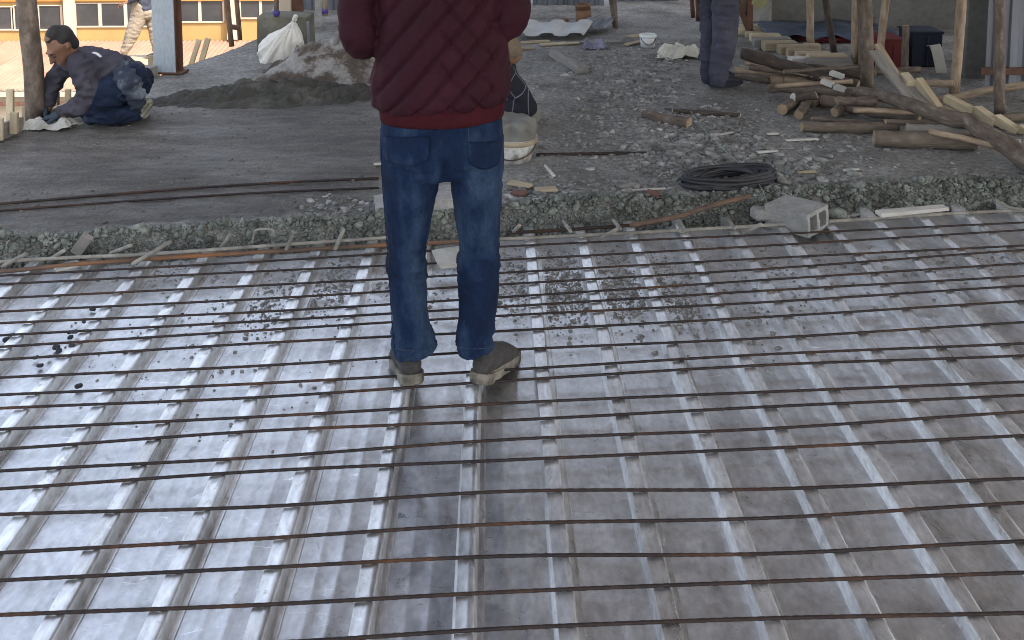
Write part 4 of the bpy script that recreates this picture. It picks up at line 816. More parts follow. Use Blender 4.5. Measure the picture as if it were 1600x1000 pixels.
for (u0, v0, u1, v1, lb) in ((815, 69, 858, 66, 'pale lath before the ribbed sheet, nearest the standing man'), (845, 72, 885, 70, 'pale lath before the ribbed sheet, middle'), (870, 71, 905, 70, 'white lath before the ribbed sheet, right'), (905, 68, 970, 66, 'long dark lath right of the ribbed sheet'), (810, 78, 835, 78, 'short white lath close to the burgundy jacket'), (978, 72, 1003, 66, 'pale lath left of the white paint pail')):
    slat('lath', u0, v0, u1, v1, .05, .015, tan_m if 'dark' not in lb else grey_wood, lb, 'lath', lift=.004)
def lathe(name, prof, c, m_, parent=None, sides=28, tilt=(0, 0, 0)):
    V = []; F = []; n = len(prof)
    for r_, z_ in prof:
        for j in range(sides): an = 6.28318 * j / sides; V.append((r_ * math.cos(an), r_ * math.sin(an), z_))
    for k in range(n - 1):
        for j in range(sides): j2 = (j + 1) % sides; F.append((k * sides + j, k * sides + j2, (k + 1) * sides + j2, (k + 1) * sides + j))
    F.append(tuple(reversed(range(sides)))) ; F.append(tuple((n - 1) * sides + j for j in range(sides)))
    o = obj(name, mesh(name, V, F, True), m_, parent); o.location = c; o.rotation_euler = tilt; return o
def pail(u, vb, vt, wpx, m_, label, name='bucket', cat='bucket', taper=1.15, tilt=(0, 0, 0), band=None, handle=True, fill=None):
    b = GS(u, vb); y = b.y + px(wpx, b.y) / 2; h = P(u, vt, y).z - ZS; r_ = px(wpx, y) / 2
    root = empty(name, (b.x, y, ZS)); root.rotation_euler = tilt; tag(root, label, cat)
    r0 = r_ / taper
    lathe('shell', [(r0, 0), (r0 + (r_ - r0) * .5, h * .5), (r_, h), (r_ - .006, h), (r0 * .98, h * .72), (.001, h * .70)], (0, 0, 0), m_, root)
    lathe('rim', [(r_ + .002, h - .028), (r_ + .008, h - .024), (r_ + .008, h - .004), (r_ + .002, h - .001), (r_ - .004, h - .001), (r_ - .004, h - .028)], (0, 0, 0), m_ if band is None else band, root)
    if fill:                                # a crumpled bag stuffed in, standing above the rim
        k = lathe('contents', [(r_ * .9, h * .72)] + [(r_ * f, h * g) for f, g in ((.92, .95), (.9, 1.05), (.86, 1.15), (.84, 1.25), (.82, 1.35), (.8, 1.45), (.78, 1.55), (.72, 1.63), (.5, 1.68), (.25, 1.62))] + [(.001, h * 1.6)], (0, 0, 0), fill, root, 48)
        co = np.array([tuple(v.co) for v in k.data.vertices]); f = np.clip((co[:, 2] - h * .9) / (h * .4), 0, 1); an = np.arctan2(co[:, 1], co[:, 0])
        w_ = f * .32 * (1 - 2.2 * np.abs(vnoise(np.c_[np.cos(an) * 2.6, np.sin(an) * 2.6, co[:, 2] * 7], 4))) - f * .06
        co[:, :2] *= (1 + w_)[:, None]; co[:, 2] += f * .02 * fbm(co * 22, 2, 5); k.data.vertices.foreach_set('co', co.ravel())
    if handle:
        pts_ = [Vector((r_ * math.cos(t), -abs(r_ * math.sin(t)) * .9 - .01, h * .86 - h * .62 * math.sin(t))) for t in np.linspace(0, math.pi, 13)]
        V, F, _ = tube_geo(pts_, [.0035] * 13, 6); obj('wire_handle', mesh('wire_handle', V, F, True), rust_steel, root)
    return root
pail(795, 258, 208, 84, bucket_m, 'white cement splashed bucket holding a grey bag, half hidden by the standing man', tilt=(R(3), R(4), 0), fill=greycloth, band=tan_m)
pail(1014, 75, 53, 24, white_plastic, 'small white paint pail on the far floor', 'paint_pail', 'pail', 1.05)
pail(914, 40, 6, 22, tin_m, 'rusty brown tin standing beside the ribbed sheet', 'rusty_tin', 'tin', .86, tilt=(0, R(-5), 0), handle=False)
def cloth_heap(name, u, vb, wpx, hpx, m_, label, cat, seed, dep=.7, thin=.5):
    b = GS(u, vb); s_ = px(wpx, b.y) / 2; h = px(hpx, b.y); bv, bf = ico(4); n = fbm(bv * 2.0 + seed, 4, seed); rg = 1 - np.abs(fbm(bv * 2.6 + seed, 3, seed + 3)) * 1.2
    q = bv * (1 + .35 * n + .25 * rg - .2)[:, None] * np.array([s_, s_ * dep, h * thin]); q[:, 2] = np.maximum(q[:, 2], -h * .12)
    o = obj(name, mesh(name, q, bf, True), m_); o.location = (b.x, b.y + s_ * dep * .5, ZS + h * .15); return tag(o, label, cat)
def crumple(name, u, vb, wpx, hpx, m_, label, cat, seed, dep=.6):
    b = GS(u, vb); W_ = px(wpx, b.y); D_ = W_ * dep; h = px(hpx, b.y) * .75; nx, ny = 22, 16; X, Y = np.meshgrid(np.linspace(-1, 1, nx), np.linspace(-1, 1, ny)); X, Y = X.ravel(), Y.ravel()
    rd = 1 - 1.7 * np.abs(fbm(np.c_[X * 1.1 + Y * .5, Y * 1.2, X * 0 + seed], 2, seed)); jag = fbm(np.c_[X * 2.5, Y * 2.5, X * 0], 2, seed + 5)
    z = h * np.clip(rd, .05, 1) * np.clip(1.35 - np.maximum(np.abs(X), np.abs(Y)) ** 3, .1, 1) + .25 * h * fbm(np.c_[X * 5, Y * 5, X * 0], 2, seed + 1)
    co = np.c_[X * W_ / 2 * (1 + .22 * jag) + .25 * Y * W_ / 2, Y * D_ / 2 * (1 + .25 * jag), np.maximum(z, .004)]
    o = obj(name, mesh(name, co, [(j * nx + i, j * nx + i + 1, (j + 1) * nx + i + 1, (j + 1) * nx + i) for j in range(ny - 1) for i in range(nx - 1)]), m_); o.location = (b.x, b.y + D_ * .5, ZS + .006)
    md = o.modifiers.new('t', 'SOLIDIFY'); md.thickness = .003; return tag(o, label, cat)
crumple('cement_bag', 1066, 94, 66, 26, paper_m, 'crumpled empty cement bag beside the navy-trousered legs', 'bag', 3, .7)
crumple('lilac_cloth', 930, 78, 34, 20, lilac_m, 'crumpled lilac cloth lying right of the ribbed sheet', 'cloth', 5, .7)
crumple('rag', 72, 206, 76, 22, rag_m, 'crumpled pale grey rag at the foot of the big left post', 'rag', 8, .45)
slat('plank', 866, 88, 910, 116, .09, .05, grey_wood, 'thick grey plank lying alone on the middle of the far floor', 'plank')
slat('lath', 982, 58, 1004, 55, .10, .012, tan_m, 'flat pale board left of and behind the white paint pail', 'lath')
for (u, v, lb) in ((880, 36, 'small hollow brick on the far floor'),): block_upright('brick', u - 8, u + 8, v - 6, v, .08, tin_m, lb, 'brick', .004, .003)
post(953, -10, 961, 43, .020, bark_warm, 'slim brown prop standing on the far floor', cat='post')
post(960, -10, 963, 45, .016, bark, 'thinner prop right beside the brown one on the far floor', cat='post')
post(1081, -10, 1083, 28, .022, rust_steel, 'rusty prop left of the navy-trousered legs, left of the pair', cat='post')
post(1090, -10, 1091, 33, .024, rust_steel, 'rusty prop left of the navy-trousered legs, right of the pair', cat='post')

# ================================================================== LEFT EDGE OF THE FLOOR
post(42, 0, 56, 186, .056, bark_warm, 'big brown round post at the far left of the floor', rough=.03)
# steel column: two flanges and a web
b = G(258, 116); t = P(254, 0, b.y)
colm = empty('steel_column', (b.x, b.y, ZS)); tag(colm, 'pale blue painted steel column with a rusty side behind the kneeling man', 'column')
o = obj('flange', box_bm(.158, .012, 3.2, .002), blue_steel, colm); o.location = (0, 0, 1.6)
o = obj('flange', box_bm(.158, .012, 3.2, .002), rust_steel, colm); o.location = (.02, .085, 1.6)
o = obj('web', box_bm(.012, .071, 3.2, .002), rust_steel, colm); o.location = (.06, .0425, 1.6)
o = obj('base_plate', box_bm(.20, .13, .015, .002), rust_steel, colm); o.location = (.03, .05, .008)
colm.rotation_euler = (0, 0, R(-6))
# scaffold props at the corner
post(355, 0, 362, 72, .022, prop_m, 'brown prop at the floor corner, left of the pair', z=ZS)
post(370, 0, 375, 62, .020, prop_m, 'brown prop at the floor corner, right of the pair', z=ZS)
o = log('clamp', [P(358, 42, 8.3), P(375, 44, 8.3)], .022, prop_m, 'rusty clamp joining the two corner props', 'clamp', n=6)
# formwork stakes and boards along the left border
def stake(u, vb, vt, y, wpx, m_, lb, lean=0): 
    b = P(u, vb + 14, y); t = P(u + lean, vt, y); return tag(beam('formwork_stake', b, t, px(wpx, y), px(wpx, y) * .6, m_, up=(0, 1, 0)), lb, 'stake', 'formwork stakes at the slab border')
stake(16, 180, 139, 5.85, 11, pale_m, 'tall pale stake left of the big left post')
stake(22, 195, 175, 5.6, 12, tan_m, 'short stump stake in front of the tall pale one')
stake(1, 205, 184, 5.5, 8, tan_m, 'brown stake at the left border of the photo')
stake(40, 188, 166, 6.0, 10, tan_m, 'short stake right beside the big left post')
stake(106, 172, 139, 6.35, 9, pale_m, 'pale stake seen under the kneeling man\'s chest')
stake(91, 172, 143, 6.35, 4, bark_dark, 'thin dark stake seen under the kneeling man\'s chest')
stake(237, 118, 86, 7.35, 10, tan_m, 'stake left of the blue steel column')
stake(245, 120, 95, 7.3, 9, pale_m, 'short stake at the foot of the blue steel column')
stake(297, 92, 62, 8.0, 8, pale_m, 'leaning pale stake right of the column, left of the pair', 14)
stake(312, 92, 60, 8.0, 8, pale_m, 'leaning pale stake right of the column, right of the pair', 13)
tag(beam('formwork_board', P(-20, 213, 5.45), P(34, 196, 5.75), .03, .10, grey_wood), 'grey formwork board at the slab border in the left corner', 'board')
tag(beam('formwork_board', P(60, 190, 6.05), P(236, 124, 7.1), .03, .10, tan_m), 'tan formwork board along the slab border behind the kneeling man', 'board')
tag(beam('formwork_board', P(222, 116, 7.05), P(238, 112, 7.15), .10, .09, grey_wood), 'short grey board piece left of the column foot', 'board')
# neighbouring building
def ZY(v, y): return P(400, v, y).z
nb_ = empty('yellow_building', (0, 0, 0)); tag(nb_, 'yellow building with a row of cream framed windows beyond the floor edge', 'building')
WY = 36.0
def nbp(name, u0, u1, v0, v1, y, d, m_, parent=nb_): 
    a = P(u0, v1, y); b = P(u1, v0, y); o = obj(name, box_bm(b.x - a.x, d, b.z - a.z), m_, parent); o.location = ((a.x + b.x) / 2, y + d / 2, (a.z + b.z) / 2); return o
nbp('wall', -500, 640, -260, 120, WY, .3, yellow_m)
nbp('eave_band', -500, 640, -40, 4, WY - .1, .09, orange_m)
def window(u0, u1, v0, v1, panes):
    f = empty('window', tuple(P((u0 + u1) / 2, (v0 + v1) / 2, WY))); f.parent = nb_; c0 = f.location.copy()
    def loc(o): o.location = Vector(o.location) - c0
    t = 1.6
    for (a, b, c_, d_) in ((u0, u1, v0, v0 + t), (u0, u1, v1 - t * 1.6, v1), ): loc(nbp('frame', a, b, c_, d_, WY - .06, .1, cream_m, f))
    ws = (u1 - u0) / panes
    for k in range(panes + 1): loc(nbp('mullion', u0 + ws * k - (1.8 if k else 0), u0 + ws * k + (1.8 if k < panes else 0), v0 + t + .05, v1 - t * 1.6 - .05, WY - .055, .09, cream_m, f))
    for k in range(panes): loc(nbp('pane', u0 + ws * k + 1.8, u0 + ws * (k + 1) - 1.8, v0 + t, v1 - t * 1.6, WY - .02, .012, glass_m, f))
window(-80, 20, 10, 48, 3); window(20, 97, 8, 48, 2); window(116, 236, 4, 43, 3); window(274, 350, 0, 36, 2); window(374, 440, -4, 30, 2); window(450, 560, -6, 26, 3)
for (u0, u1) in ((98, 115), (352, 372)): nbp('downpipe', u0 + 3, u1 - 4, -60, 62, WY - .25, .2, cream_m)
# lean-to roof of orange sheets with its own wall
lt = empty('lean_to_roof', (0, 0, 0)); tag(lt, 'sunlit terracotta sheet roof between the floor edge and the yellow building', 'roof')
ya, yb = 30.5, WY - .05; za = ZY(139, ya); zb2 = ZY(63, yb); xl, xr = P(-300, 100, ya).x, P(520, 100, yb).x
npan = 13; pw = (xr - xl) / npan
for k in range(npan):
    V = []; nn = 28
    for i in range(nn + 1):
        x = xl + pw * (k + i / nn) ; dz = .03 * math.cos(i / nn * 2 * math.pi * 7) + .004 * (k % 2)
        V.append((x, ya, za + dz)); V.append((x, yb, zb2 + dz))
    obj('roof_sheet', mesh('roof_sheet', V, [(2 * i, 2 * i + 2, 2 * i + 3, 2 * i + 1) for i in range(nn)], True), tileroof, lt)
o = obj('fascia', box_bm(xr - xl, .06, .16), cream_m, lt); o.location = ((xl + xr) / 2, ya + .06, za - .14)
o = obj('gutter', box_bm(xr - xl, .12, .10), rust_steel, lt); o.location = ((xl + xr) / 2, ya + .1, za - .45)
o = obj('wall', box_bm(xr - xl, .2, 4.5), cream_m, lt); o.location = ((xl + xr) / 2, ya + .5, za - 2.45)
# platform for the worker beyond the edge
scf = empty('scaffold', tuple(P(225, 90, 16))); tag(scf, 'plank scaffold platform beyond the floor edge under the walking worker', 'scaffold')
for k in range(3): obj('plank', box_bm(.9, .22, .045, .004), tan_m, scf).location = (0, .24 * k - .2, -.06)
for sx in (-.3, .38):
    for sy in (-.25, .4): obj('upright', box_bm(.06, .06, 7.0, .004), prop_m, scf).location = (sx, sy, -3.6)
# ================================================================== PEOPLE
def rows_tube(rows, y, flat=True):
    pts = [P((a + b) / 2, v, y + (r[1] if len(r) > 1 else 0)) for v, a, b, *r in rows]
    return (pts, [px((b - a) / 2, y) for v, a, b, *r in rows], [r[0] for v, a, b, *r in rows], (1, 0, 0), flat)
def head_tubes(M, s=1.0):
    q = lambda *a: M @ (Vector(a) * s)
    sx = (M.to_3x3() @ Vector((1, 0, 0))).normalized()
    k = s
    return [([q(0, -.012, -.03), q(0, -.014, .03), q(0, -.012, .085)], [.058 * k, .074 * k, .050 * k], [.078 * k, .094 * k, .066 * k], sx),
            ([q(0, .03, .01), q(0, .045, -.05), q(0, .052, -.098)], [.056 * k, .05 * k, .024 * k], [.05 * k, .04 * k, .022 * k], sx),
            ([q(0, .085, .012), q(0, .106, -.028)], [.008 * k, .014 * k], [.010 * k, .013 * k], sx),
            ([q(-.022, .078, -.062), q(.022, .078, -.062)], [.009 * k] * 2, [.012 * k] * 2),
            ([q(-.03, .078, .028), q(.03, .078, .028)], [.010 * k] * 2, [.012 * k] * 2),
            ([q(.074, -.015, -.005), q(.079, -.022, .012)], [.010 * k] * 2, [.02 * k] * 2), ([q(-.074, -.015, -.005), q(-.079, -.022, .012)], [.010 * k] * 2, [.02 * k] * 2)]
eye_m = mat('eye_white', [(.3, (.05, .035, .028, 1)), (.7, (.07, .05, .04, 1))], rough=(.45, .5), bump=0)
def head_extras(M, parent, s=1.0, hair=hair_m, cap=None):
    q = lambda *a: M @ (Vector(a) * s); sx = (M.to_3x3() @ Vector((1, 0, 0))).normalized()
    soft('hair' if cap is None else 'cap', [([q(0, -.045, -.012), q(0, -.034, .05), q(0, -.018, .092)], [.064 * s, .0785 * s, .053 * s], [.060 * s, .084 * s, .066 * s], sx), ([q(0, .035, .090), q(0, .0, .098)], [.038 * s, .048 * s], [.016 * s, .022 * s], sx)], .008, cap or hair, parent, 3,
         lambda co, nr: .003 * fbm(co * 60, 3, 2))
    for e in (-1, 1):
        bv, bf = ico(2); o = obj('eye', mesh('eye', bv * .011 * s, bf, True), eye_m, parent); o.location = q(e * .031, .076, .006)
        o2 = obj('iris', mesh('iris', bv * .006 * s, bf, True), black_m, o); o2.location = (M.to_3x3() @ Vector((0, .0085, -.002))) * s
        V, F, _ = tube_geo([q(e * .014, .087, .026), q(e * .032, .086, .030), q(e * .05, .074, .025)], [.003 * s] * 3, 6); obj('eyebrow', mesh('eyebrow', V, F, True), hair_m, parent)
def hand(name, wrist, fwd, up, m_, parent, side=1, curl=.5, s=1.0):
    """palm, four unequal bent fingers and a thumb leaving the side of the palm"""
    f = Vector(fwd).normalized(); x = f.cross(Vector(up)).normalized() * side; u = x.cross(f).normalized() * side; w0 = Vector(wrist)
    q = lambda a, b, c: w0 + (x * a + f * b + u * c) * s
    T = [([q(0, -.02, 0), q(0, .04, 0), q(0, .085, -.004)], [.028 * s, .038 * s, .038 * s], [.02 * s, .016 * s, .013 * s], tuple(x))]
    for k, (a, L) in enumerate(((-.029, .068), (-.010, .08), (.010, .075), (.028, .058))):
        T.append(([q(a, .08, 0), q(a * 1.1, .08 + L * .45, -.012 * curl * 2), q(a * 1.12, .08 + L * .8, -.034 * curl * 2), q(a * 1.1, .08 + L * .9, -.055 * curl * 2)], [.0095 * s, .009 * s, .0085 * s, .0075 * s], [.0095 * s, .009 * s, .0085 * s, .0075 * s]))
    T.append(([q(-.03, .02, -.004), q(-.055, .05, -.016), q(-.06, .085, -.03)], [.013 * s, .011 * s, .009 * s], [.013 * s, .011 * s, .009 * s]))
    return soft(name, T, .0042, m_, parent, 2)
def shoe(root, heel, yaw, up_m, so_m, s=1.0, pitch=0, roll=0):
    e = Matrix.Translation(Vector(heel)) @ Matrix.Rotation(yaw, 4, 'Z') @ Matrix.Rotation(pitch, 4, 'X') @ Matrix.Rotation(roll, 4, 'Y') @ Matrix.Scale(s, 4)
    q = lambda *a: e @ Vector(a); sx = tuple((e.to_3x3() @ Vector((1, 0, 0))).normalized())
    out = [(0, 0), (.026, .006), (.037, .03), (.037, .09), (.034, .13), (.042, .19), (.040, .235), (.024, .272), (0, .283), (-.022, .274), (-.038, .235), (-.042, .19), (-.034, .13), (-.036, .09), (-.036, .03), (-.026, .006)]
    n = len(out); V = []
    for z, k in ((0, .95), (.004, 1), (.018, 1.02), (.026, .99)):
        for x, y in out: V.append(q(x * k, .14 + (y - .14) * k, z + (.012 * max(0, (y - .2) / .08) if z < .03 else 0) + (.006 if y < .06 and z > .01 else 0)))
    F = [(k * n + j, k * n + (j + 1) % n, (k + 1) * n + (j + 1) % n, (k + 1) * n + j) for k in range(3) for j in range(n)] + [tuple(reversed(range(n))), tuple(3 * n + j for j in range(n))]
    top = soft('shoe', [([q(0, .035, .05), q(0, .10, .055), q(0, .18, .045), q(0, .235, .036)], [.033 * s, .036 * s, .041 * s, .034 * s], [.036 * s, .042 * s, .034 * s, .02 * s], sx), ([q(0, .045, .05), q(0, .05, .085)], [.033 * s, .030 * s], [.036 * s, .034 * s], sx)], .006 * s, up_m, root, 3,
               lambda co, nr: .0016 * fbm(co * 55, 3, 3))
    obj('sole', mesh('sole', V, F), so_m, top)
    return top

# ---- the man in the burgundy jacket
YM = 3.08
Wp = lambda u, v, dy=0: P(u, v, YM + dy)
headM = Matrix.Translation(Wp(688, -172, .05)) @ Matrix.Rotation(R(-14), 4, 'X')
man = soft('person', head_tubes(headM) + [([Wp(688, -130, .02), Wp(688, -95, 0)], [.056, .062], [.058, .064], (1, 0, 0)), rows_tube([(-95, 625, 755, .07), (-60, 605, 772, .10), (60, 610, 770, .105), (170, 612, 768, .10), (240, 612, 768, .09)], YM),
    rows_tube([(230, 622, 680, .06), (400, 618, 650, .045), (550, 632, 664, .035, .0)], YM), rows_tube([(230, 700, 762, .06), (400, 730, 764, .045), (550, 730, 760, .035, .0)], YM),
    ([Wp(600, -55), Wp(562, 5), Wp(567, 60), Wp(600, 48, .25)], [.04, .04, .036, .027], [.04, .04, .036, .027]), ([Wp(778, -55), Wp(795, 0), Wp(788, 32), Wp(770, 30, .25)], [.04, .04, .036, .027], [.04, .04, .036, .027])], .011, skin_m, None, 3)
tag(man, 'person standing on the deck with back turned, burgundy quilted jacket and blue jeans', 'person')
head_extras(headM, man)
hand('hand', Wp(606, 46, .27), (.5, .8, .15), (0, -.2, 1), skin_m, man, 1); hand('hand', Wp(766, 29, .27), (-.5, .8, .15), (0, -.2, 1), skin_m, man, -1)
zk, zh, zc = Wp(640, 415).z, Wp(640, 532).z, Wp(640, 258).z
xcL, xcR = Wp(643, 350).x, Wp(745, 350).x
def jeans_disp(co, nr):
    x, y, z = co[:, 0], co[:, 1], co[:, 2]
    wz = .05 * fbm(np.c_[x * 9, y * 9, z * 9], 2, 40); a = fbm(np.c_[x * 9, y * 6, (z + wz) * 24 + x * 12], 3, 2); b = fbm(np.c_[x * 11, y * 8, (z + wz) * 32 - x * 20], 3, 7); c = fbm(np.c_[x * 14 + z * 5, y * 14, z * 6], 3, 5)
    kn = np.exp(-((z - zk + .0) / .085) ** 2); hm = np.exp(-((z - zh) / .06) ** 2); th = np.exp(-((z - zc + .07) / .07) ** 2)
    d = -.002 + kn * .013 * (1 - 2 * np.abs(a)) + hm * .015 * (1 - 2 * np.abs(b)) + th * .007 * a + .010 * c
    back = np.clip(-nr[:, 1], 0, 1)
    for xc, s_ in ((xcL, 1), (xcR, -1)):      # fold under each buttock
        zz = zc + .010 + .45 * (x - xc) ** 2 * 6 + .12 * s_ * (x - xc) * -1; m_ = np.exp(-((x - xc) / .07) ** 4)
        d -= back * m_ * .007 * np.exp(-((z - zz) / .007) ** 2)
    xs_ = Wp(697, 230).x; d -= back * .022 * np.exp(-((x - xs_) / .015) ** 2) * sstep((zc + .075 - z) / .05) * (z > zc - .06)
    return d
jeans = soft('jeans', [rows_tube([(150, 602, 781, .105), (190, 594, 787, .112), (225, 593, 789, .122, -.012), (245, 594, 789, .118, -.012), (258, 600, 785, .10, -.005)], YM),
    rows_tube([(215, 594, 694, .105, -.012), (262, 596, 694, .10, -.005), (300, 598, 686, .09), (345, 601, 673, .08, .005), (385, 604, 664, .074, .008), (420, 606, 664, .07, .006), (460, 609, 668, .072, -.005), (500, 613, 671, .068, -.01), (525, 616, 674, .064, -.012), (543, 617, 677, .062, -.012), (552, 620, 675, .058, -.012)], YM),
    rows_tube([(215, 692, 789, .105, -.012), (262, 698, 790, .10, -.005), (300, 702, 788, .09), (360, 712, 782, .078, .006), (400, 716, 778, .073, .008), (450, 714, 778, .071, -.002), (480, 712, 778, .072, -.006), (515, 713, 774, .066, -.012), (538, 715, 771, .062, -.012), (548, 719, 769, .058, -.012)], YM)], .0062, denim, man, 3, jeans_disp)
bj = BVHTree.FromPolygons([tuple(v.co) for v in jeans.data.vertices], [tuple(p.vertices) for p in jeans.data.polygons])
def hit(bv, u, v, off=.002):
    d = Vector(ray(u, v)).normalized(); h = bv.ray_cast(Vector((0, 0, CAM_H)), d)
    return h[0] + h[1] * off if h[0] is not None else None
def seam(name, pp, m_, parent, r=.0011, bv=None, n=24):
    q = [hit(bv, u, v, .0006) for u, v in [tuple(w_)[:2] for w_ in spline([(u, v, 0) for u, v in pp], n)]]; q = [a for a in q if a is not None]
    if len(q) > 3: V, F, _ = tube_geo(q, [r] * len(q), 5); obj(name, mesh(name, V, F, True), m_, parent)
def pocket(u0, u1, v0, v1):
    n, k = 12, 10; V = []
    for j in range(k):
        for i in range(n):
            s_, t = i / (n - 1), j / (k - 1); w_ = 1 - .10 * t ** 3; u = (u0 + u1) / 2 + (s_ - .5) * (u1 - u0) * w_; v = v0 + (v1 - v0) * t * (1 - .22 * (2 * abs(s_ - .5)) ** 2.2)
            V.append(hit(bj, u, v, .003) or Vector((0, 0, 0)))
    o = obj('pocket', mesh('pocket', V, [(j * n + i, j * n + i + 1, (j + 1) * n + i + 1, (j + 1) * n + i) for j in range(k - 1) for i in range(n - 1)], True), denim, jeans)
    md = o.modifiers.new('t', 'SOLIDIFY'); md.thickness = .003; md.offset = -1
    bl = [(u0 + 2, v0 + 2), (u0 + 3, v0 + (v1 - v0) * .7), ((u0 + u1) / 2, v1 - 3), (u1 - 4, v0 + (v1 - v0) * .7), (u1 - 2, v0 + 2)]
    q = [hit(bj, a[0], a[1], .0045) for a in spline([(u, v, 0) for u, v in bl], 28)]; V, F, _ = tube_geo([a for a in q if a is not None], [.0009] * len([a for a in q if a is not None]), 4); obj('stitching', mesh('stitching', V, F, True), thread, o)
pocket(601, 671, 214, 258); pocket(731, 780, 222, 263)
seam('seam', [(731, 186), (732, 215), (732, 245)], thread, jeans, bv=bj); seam('seam', [(595, 200), (598, 300), (606, 400), (612, 500), (618, 555)], denim_hi, jeans, bv=bj)
seam('hem_stitch', [(619, 545), (640, 548), (660, 548), (674, 545)], thread, jeans, .0012, bj); seam('hem_stitch', [(720, 542), (735, 545), (758, 544), (768, 541)], thread, jeans, .0012, bj)
xq, zq = Wp(685, 80).x, Wp(685, 150).z
def jacket_disp(co, nr):
    x, y, z = co[:, 0] - xq, co[:, 1], co[:, 2] - zq
    lim = sstep((.195 - np.abs(x)) / .02)
    s_ = .083; wq = .010 * fbm(np.c_[x * 6, y * 6, z * 6], 3, 31); l1 = ((x - .86 * z + wq) / s_) % 1; l2 = ((x + .86 * z - wq) / s_) % 1
    g1 = np.exp(-((l1 - .5) / .085) ** 2); g2 = np.exp(-((l2 - .5) / .085) ** 2) * sstep((x + .0) / .02)
    g2 = np.maximum(g2, .35 * np.exp(-((l2 - .5) / .06) ** 2) * sstep((.02 - z) / .03 + .0) * (x < 0))
    puff = .0065 * (1 - (2 * l1 - 1) ** 4 * 0 - g1) 
    d = .004 * (np.sin(np.pi * ((l1 + .5) % 1))) - .0095 * g1 - .008 * g2 * (.5 + .8 * np.clip(fbm(np.c_[x * 5, y * 0, z * 5], 2, 14) + .5, 0, 1))
    d -= .004 * np.exp(-((x) / .005) ** 2)
    w_ = .005 * fbm(np.c_[x * 11 - z * 4, y * 11, z * 9], 4, 3) + .0025 * fbm(np.c_[x * 30, y * 30, z * 26], 3, 9)
    return lim * d + w_ + (1 - lim) * .006 * (1 - 2 * np.abs(fbm(np.c_[x * 13, y * 10, z * 17], 3, 12)))
jacket = soft('jacket', [rows_tube([(-118, 648, 728, .07), (-92, 610, 768, .10), (-62, 588, 792, .125), (0, 591, 788, .138), (60, 588, 793, .142), (110, 583, 796, .145), (138, 580, 797, .145), (152, 583, 797, .142), (163, 592, 790, .13)], YM),
    ([Wp(592, -60), Wp(562, 0), Wp(566, 58, -.01), Wp(585, 56, .10), Wp(604, 48, .25)], [.062, .062, .060, .052, .042], [.064, .062, .062, .056, .042]),
    ([Wp(786, -60), Wp(796, -5), Wp(791, 30, -.01), Wp(782, 32, .10), Wp(768, 30, .25)], [.062, .062, .06, .052, .042], [.064, .062, .060, .054, .042])], .0058, maroon, man, 2, jacket_disp)
def tilt_rows(co): pass
band = soft('hem_band', [rows_tube([(150, 594, 788, .128), (164, 591, 790, .132), (176, 592, 789, .13), (185, 594, 787, .122)], YM)], .006, maroon_knit, man, 2, lambda co, nr: .0012 * np.sin(np.arctan2(co[:, 1] - YM, (co[:, 0] - xq) * .7) * 110) + .002 * fbm(co * 9, 2, 4))
me = band.data; co = np.empty(len(me.vertices) * 3); me.vertices.foreach_get('co', co); co = co.reshape(-1, 3); co[:, 2] += (co[:, 0] - xq) * .045 - .002; me.vertices.foreach_set('co', co.ravel())
soft('cuff', [([Wp(601, 48, .24), Wp(607, 46, .285)], [.038, .036], [.038, .036], None, True)], .006, maroon_knit, man, 2); soft('cuff', [([Wp(769, 30, .24), Wp(765, 29, .285)], [.038, .036], [.038, .036], None, True)], .006, maroon_knit, man, 2)
soft('collar', [([Wp(688, -128, .0), Wp(688, -104, -.0)], [.075, .085], [.07, .085], (1, 0, 0), True)], .008, maroon_knit, man, 2)
zt = zb + .006
c = G(646, 604, zt); shoe(man, (c.x, c.y, zt), R(14), shoe_m, sole_m, 1.08, R(-11)); c = G(745, 602, zt); shoe(man, (c.x, c.y, zt), R(-24), shoe_m, sole_m, 1.08, R(-11))

# ---- kneeling worker
KY = 5.95
K = lambda u, v, dy=0: P(u, v, KY + dy)
kM = Matrix.Translation(K(97, 74, -.13)) @ Matrix.Rotation(R(132), 4, 'Z') @ Matrix.Rotation(R(-38), 4, 'X') @ Matrix.Rotation(R(0), 4, 'Y')
kn = soft('person', head_tubes(kM, .93) + [([K(100, 84, -.10), K(114, 98, -.05)], [.05, .06], [.05, .06]), ([K(118, 98), K(160, 108), K(200, 122, .04)], [.11, .13, .13], [.05, .06, .07], (0, 1, 0)),
    ([K(200, 130, -.08), K(150, 170, -.12)], [.06, .05], [.06, .05]), ([K(200, 130, .1), K(150, 170, .12)], [.06, .05], [.06, .05]), ([K(150, 177, -.12), K(215, 176, -.06)], [.04, .035], [.04, .035]), ([K(150, 175, .12), K(210, 170, .1)], [.04, .035], [.04, .035]),
    ([K(126, 102, -.13), K(138, 152, -.16), K(96, 178, -.13)], [.04, .036, .03], [.04, .036, .03]), ([K(102, 104, .12), K(80, 138, .12), K(75, 168, .08)], [.04, .034, .028], [.04, .034, .028])], .0085, skin_m, None, 2)
tag(kn, 'person kneeling at the left slab border in grey jacket and muddy blue jeans', 'person')
head_extras(kM, kn, .93)
kd = lambda co, nr: .016 * (1 - 2 * np.abs(fbm(np.c_[co[:, 0] * 11, co[:, 1] * 9, co[:, 2] * 13], 3, 3))) - .008 + .009 * (1 - 2.4 * np.abs(vnoise(np.c_[co[:, 0] * 22 + co[:, 2] * 14, co[:, 1] * 14, co[:, 2] * 26 - co[:, 0] * 12], 8))) + .003 * fbm(co * 30, 2, 5)
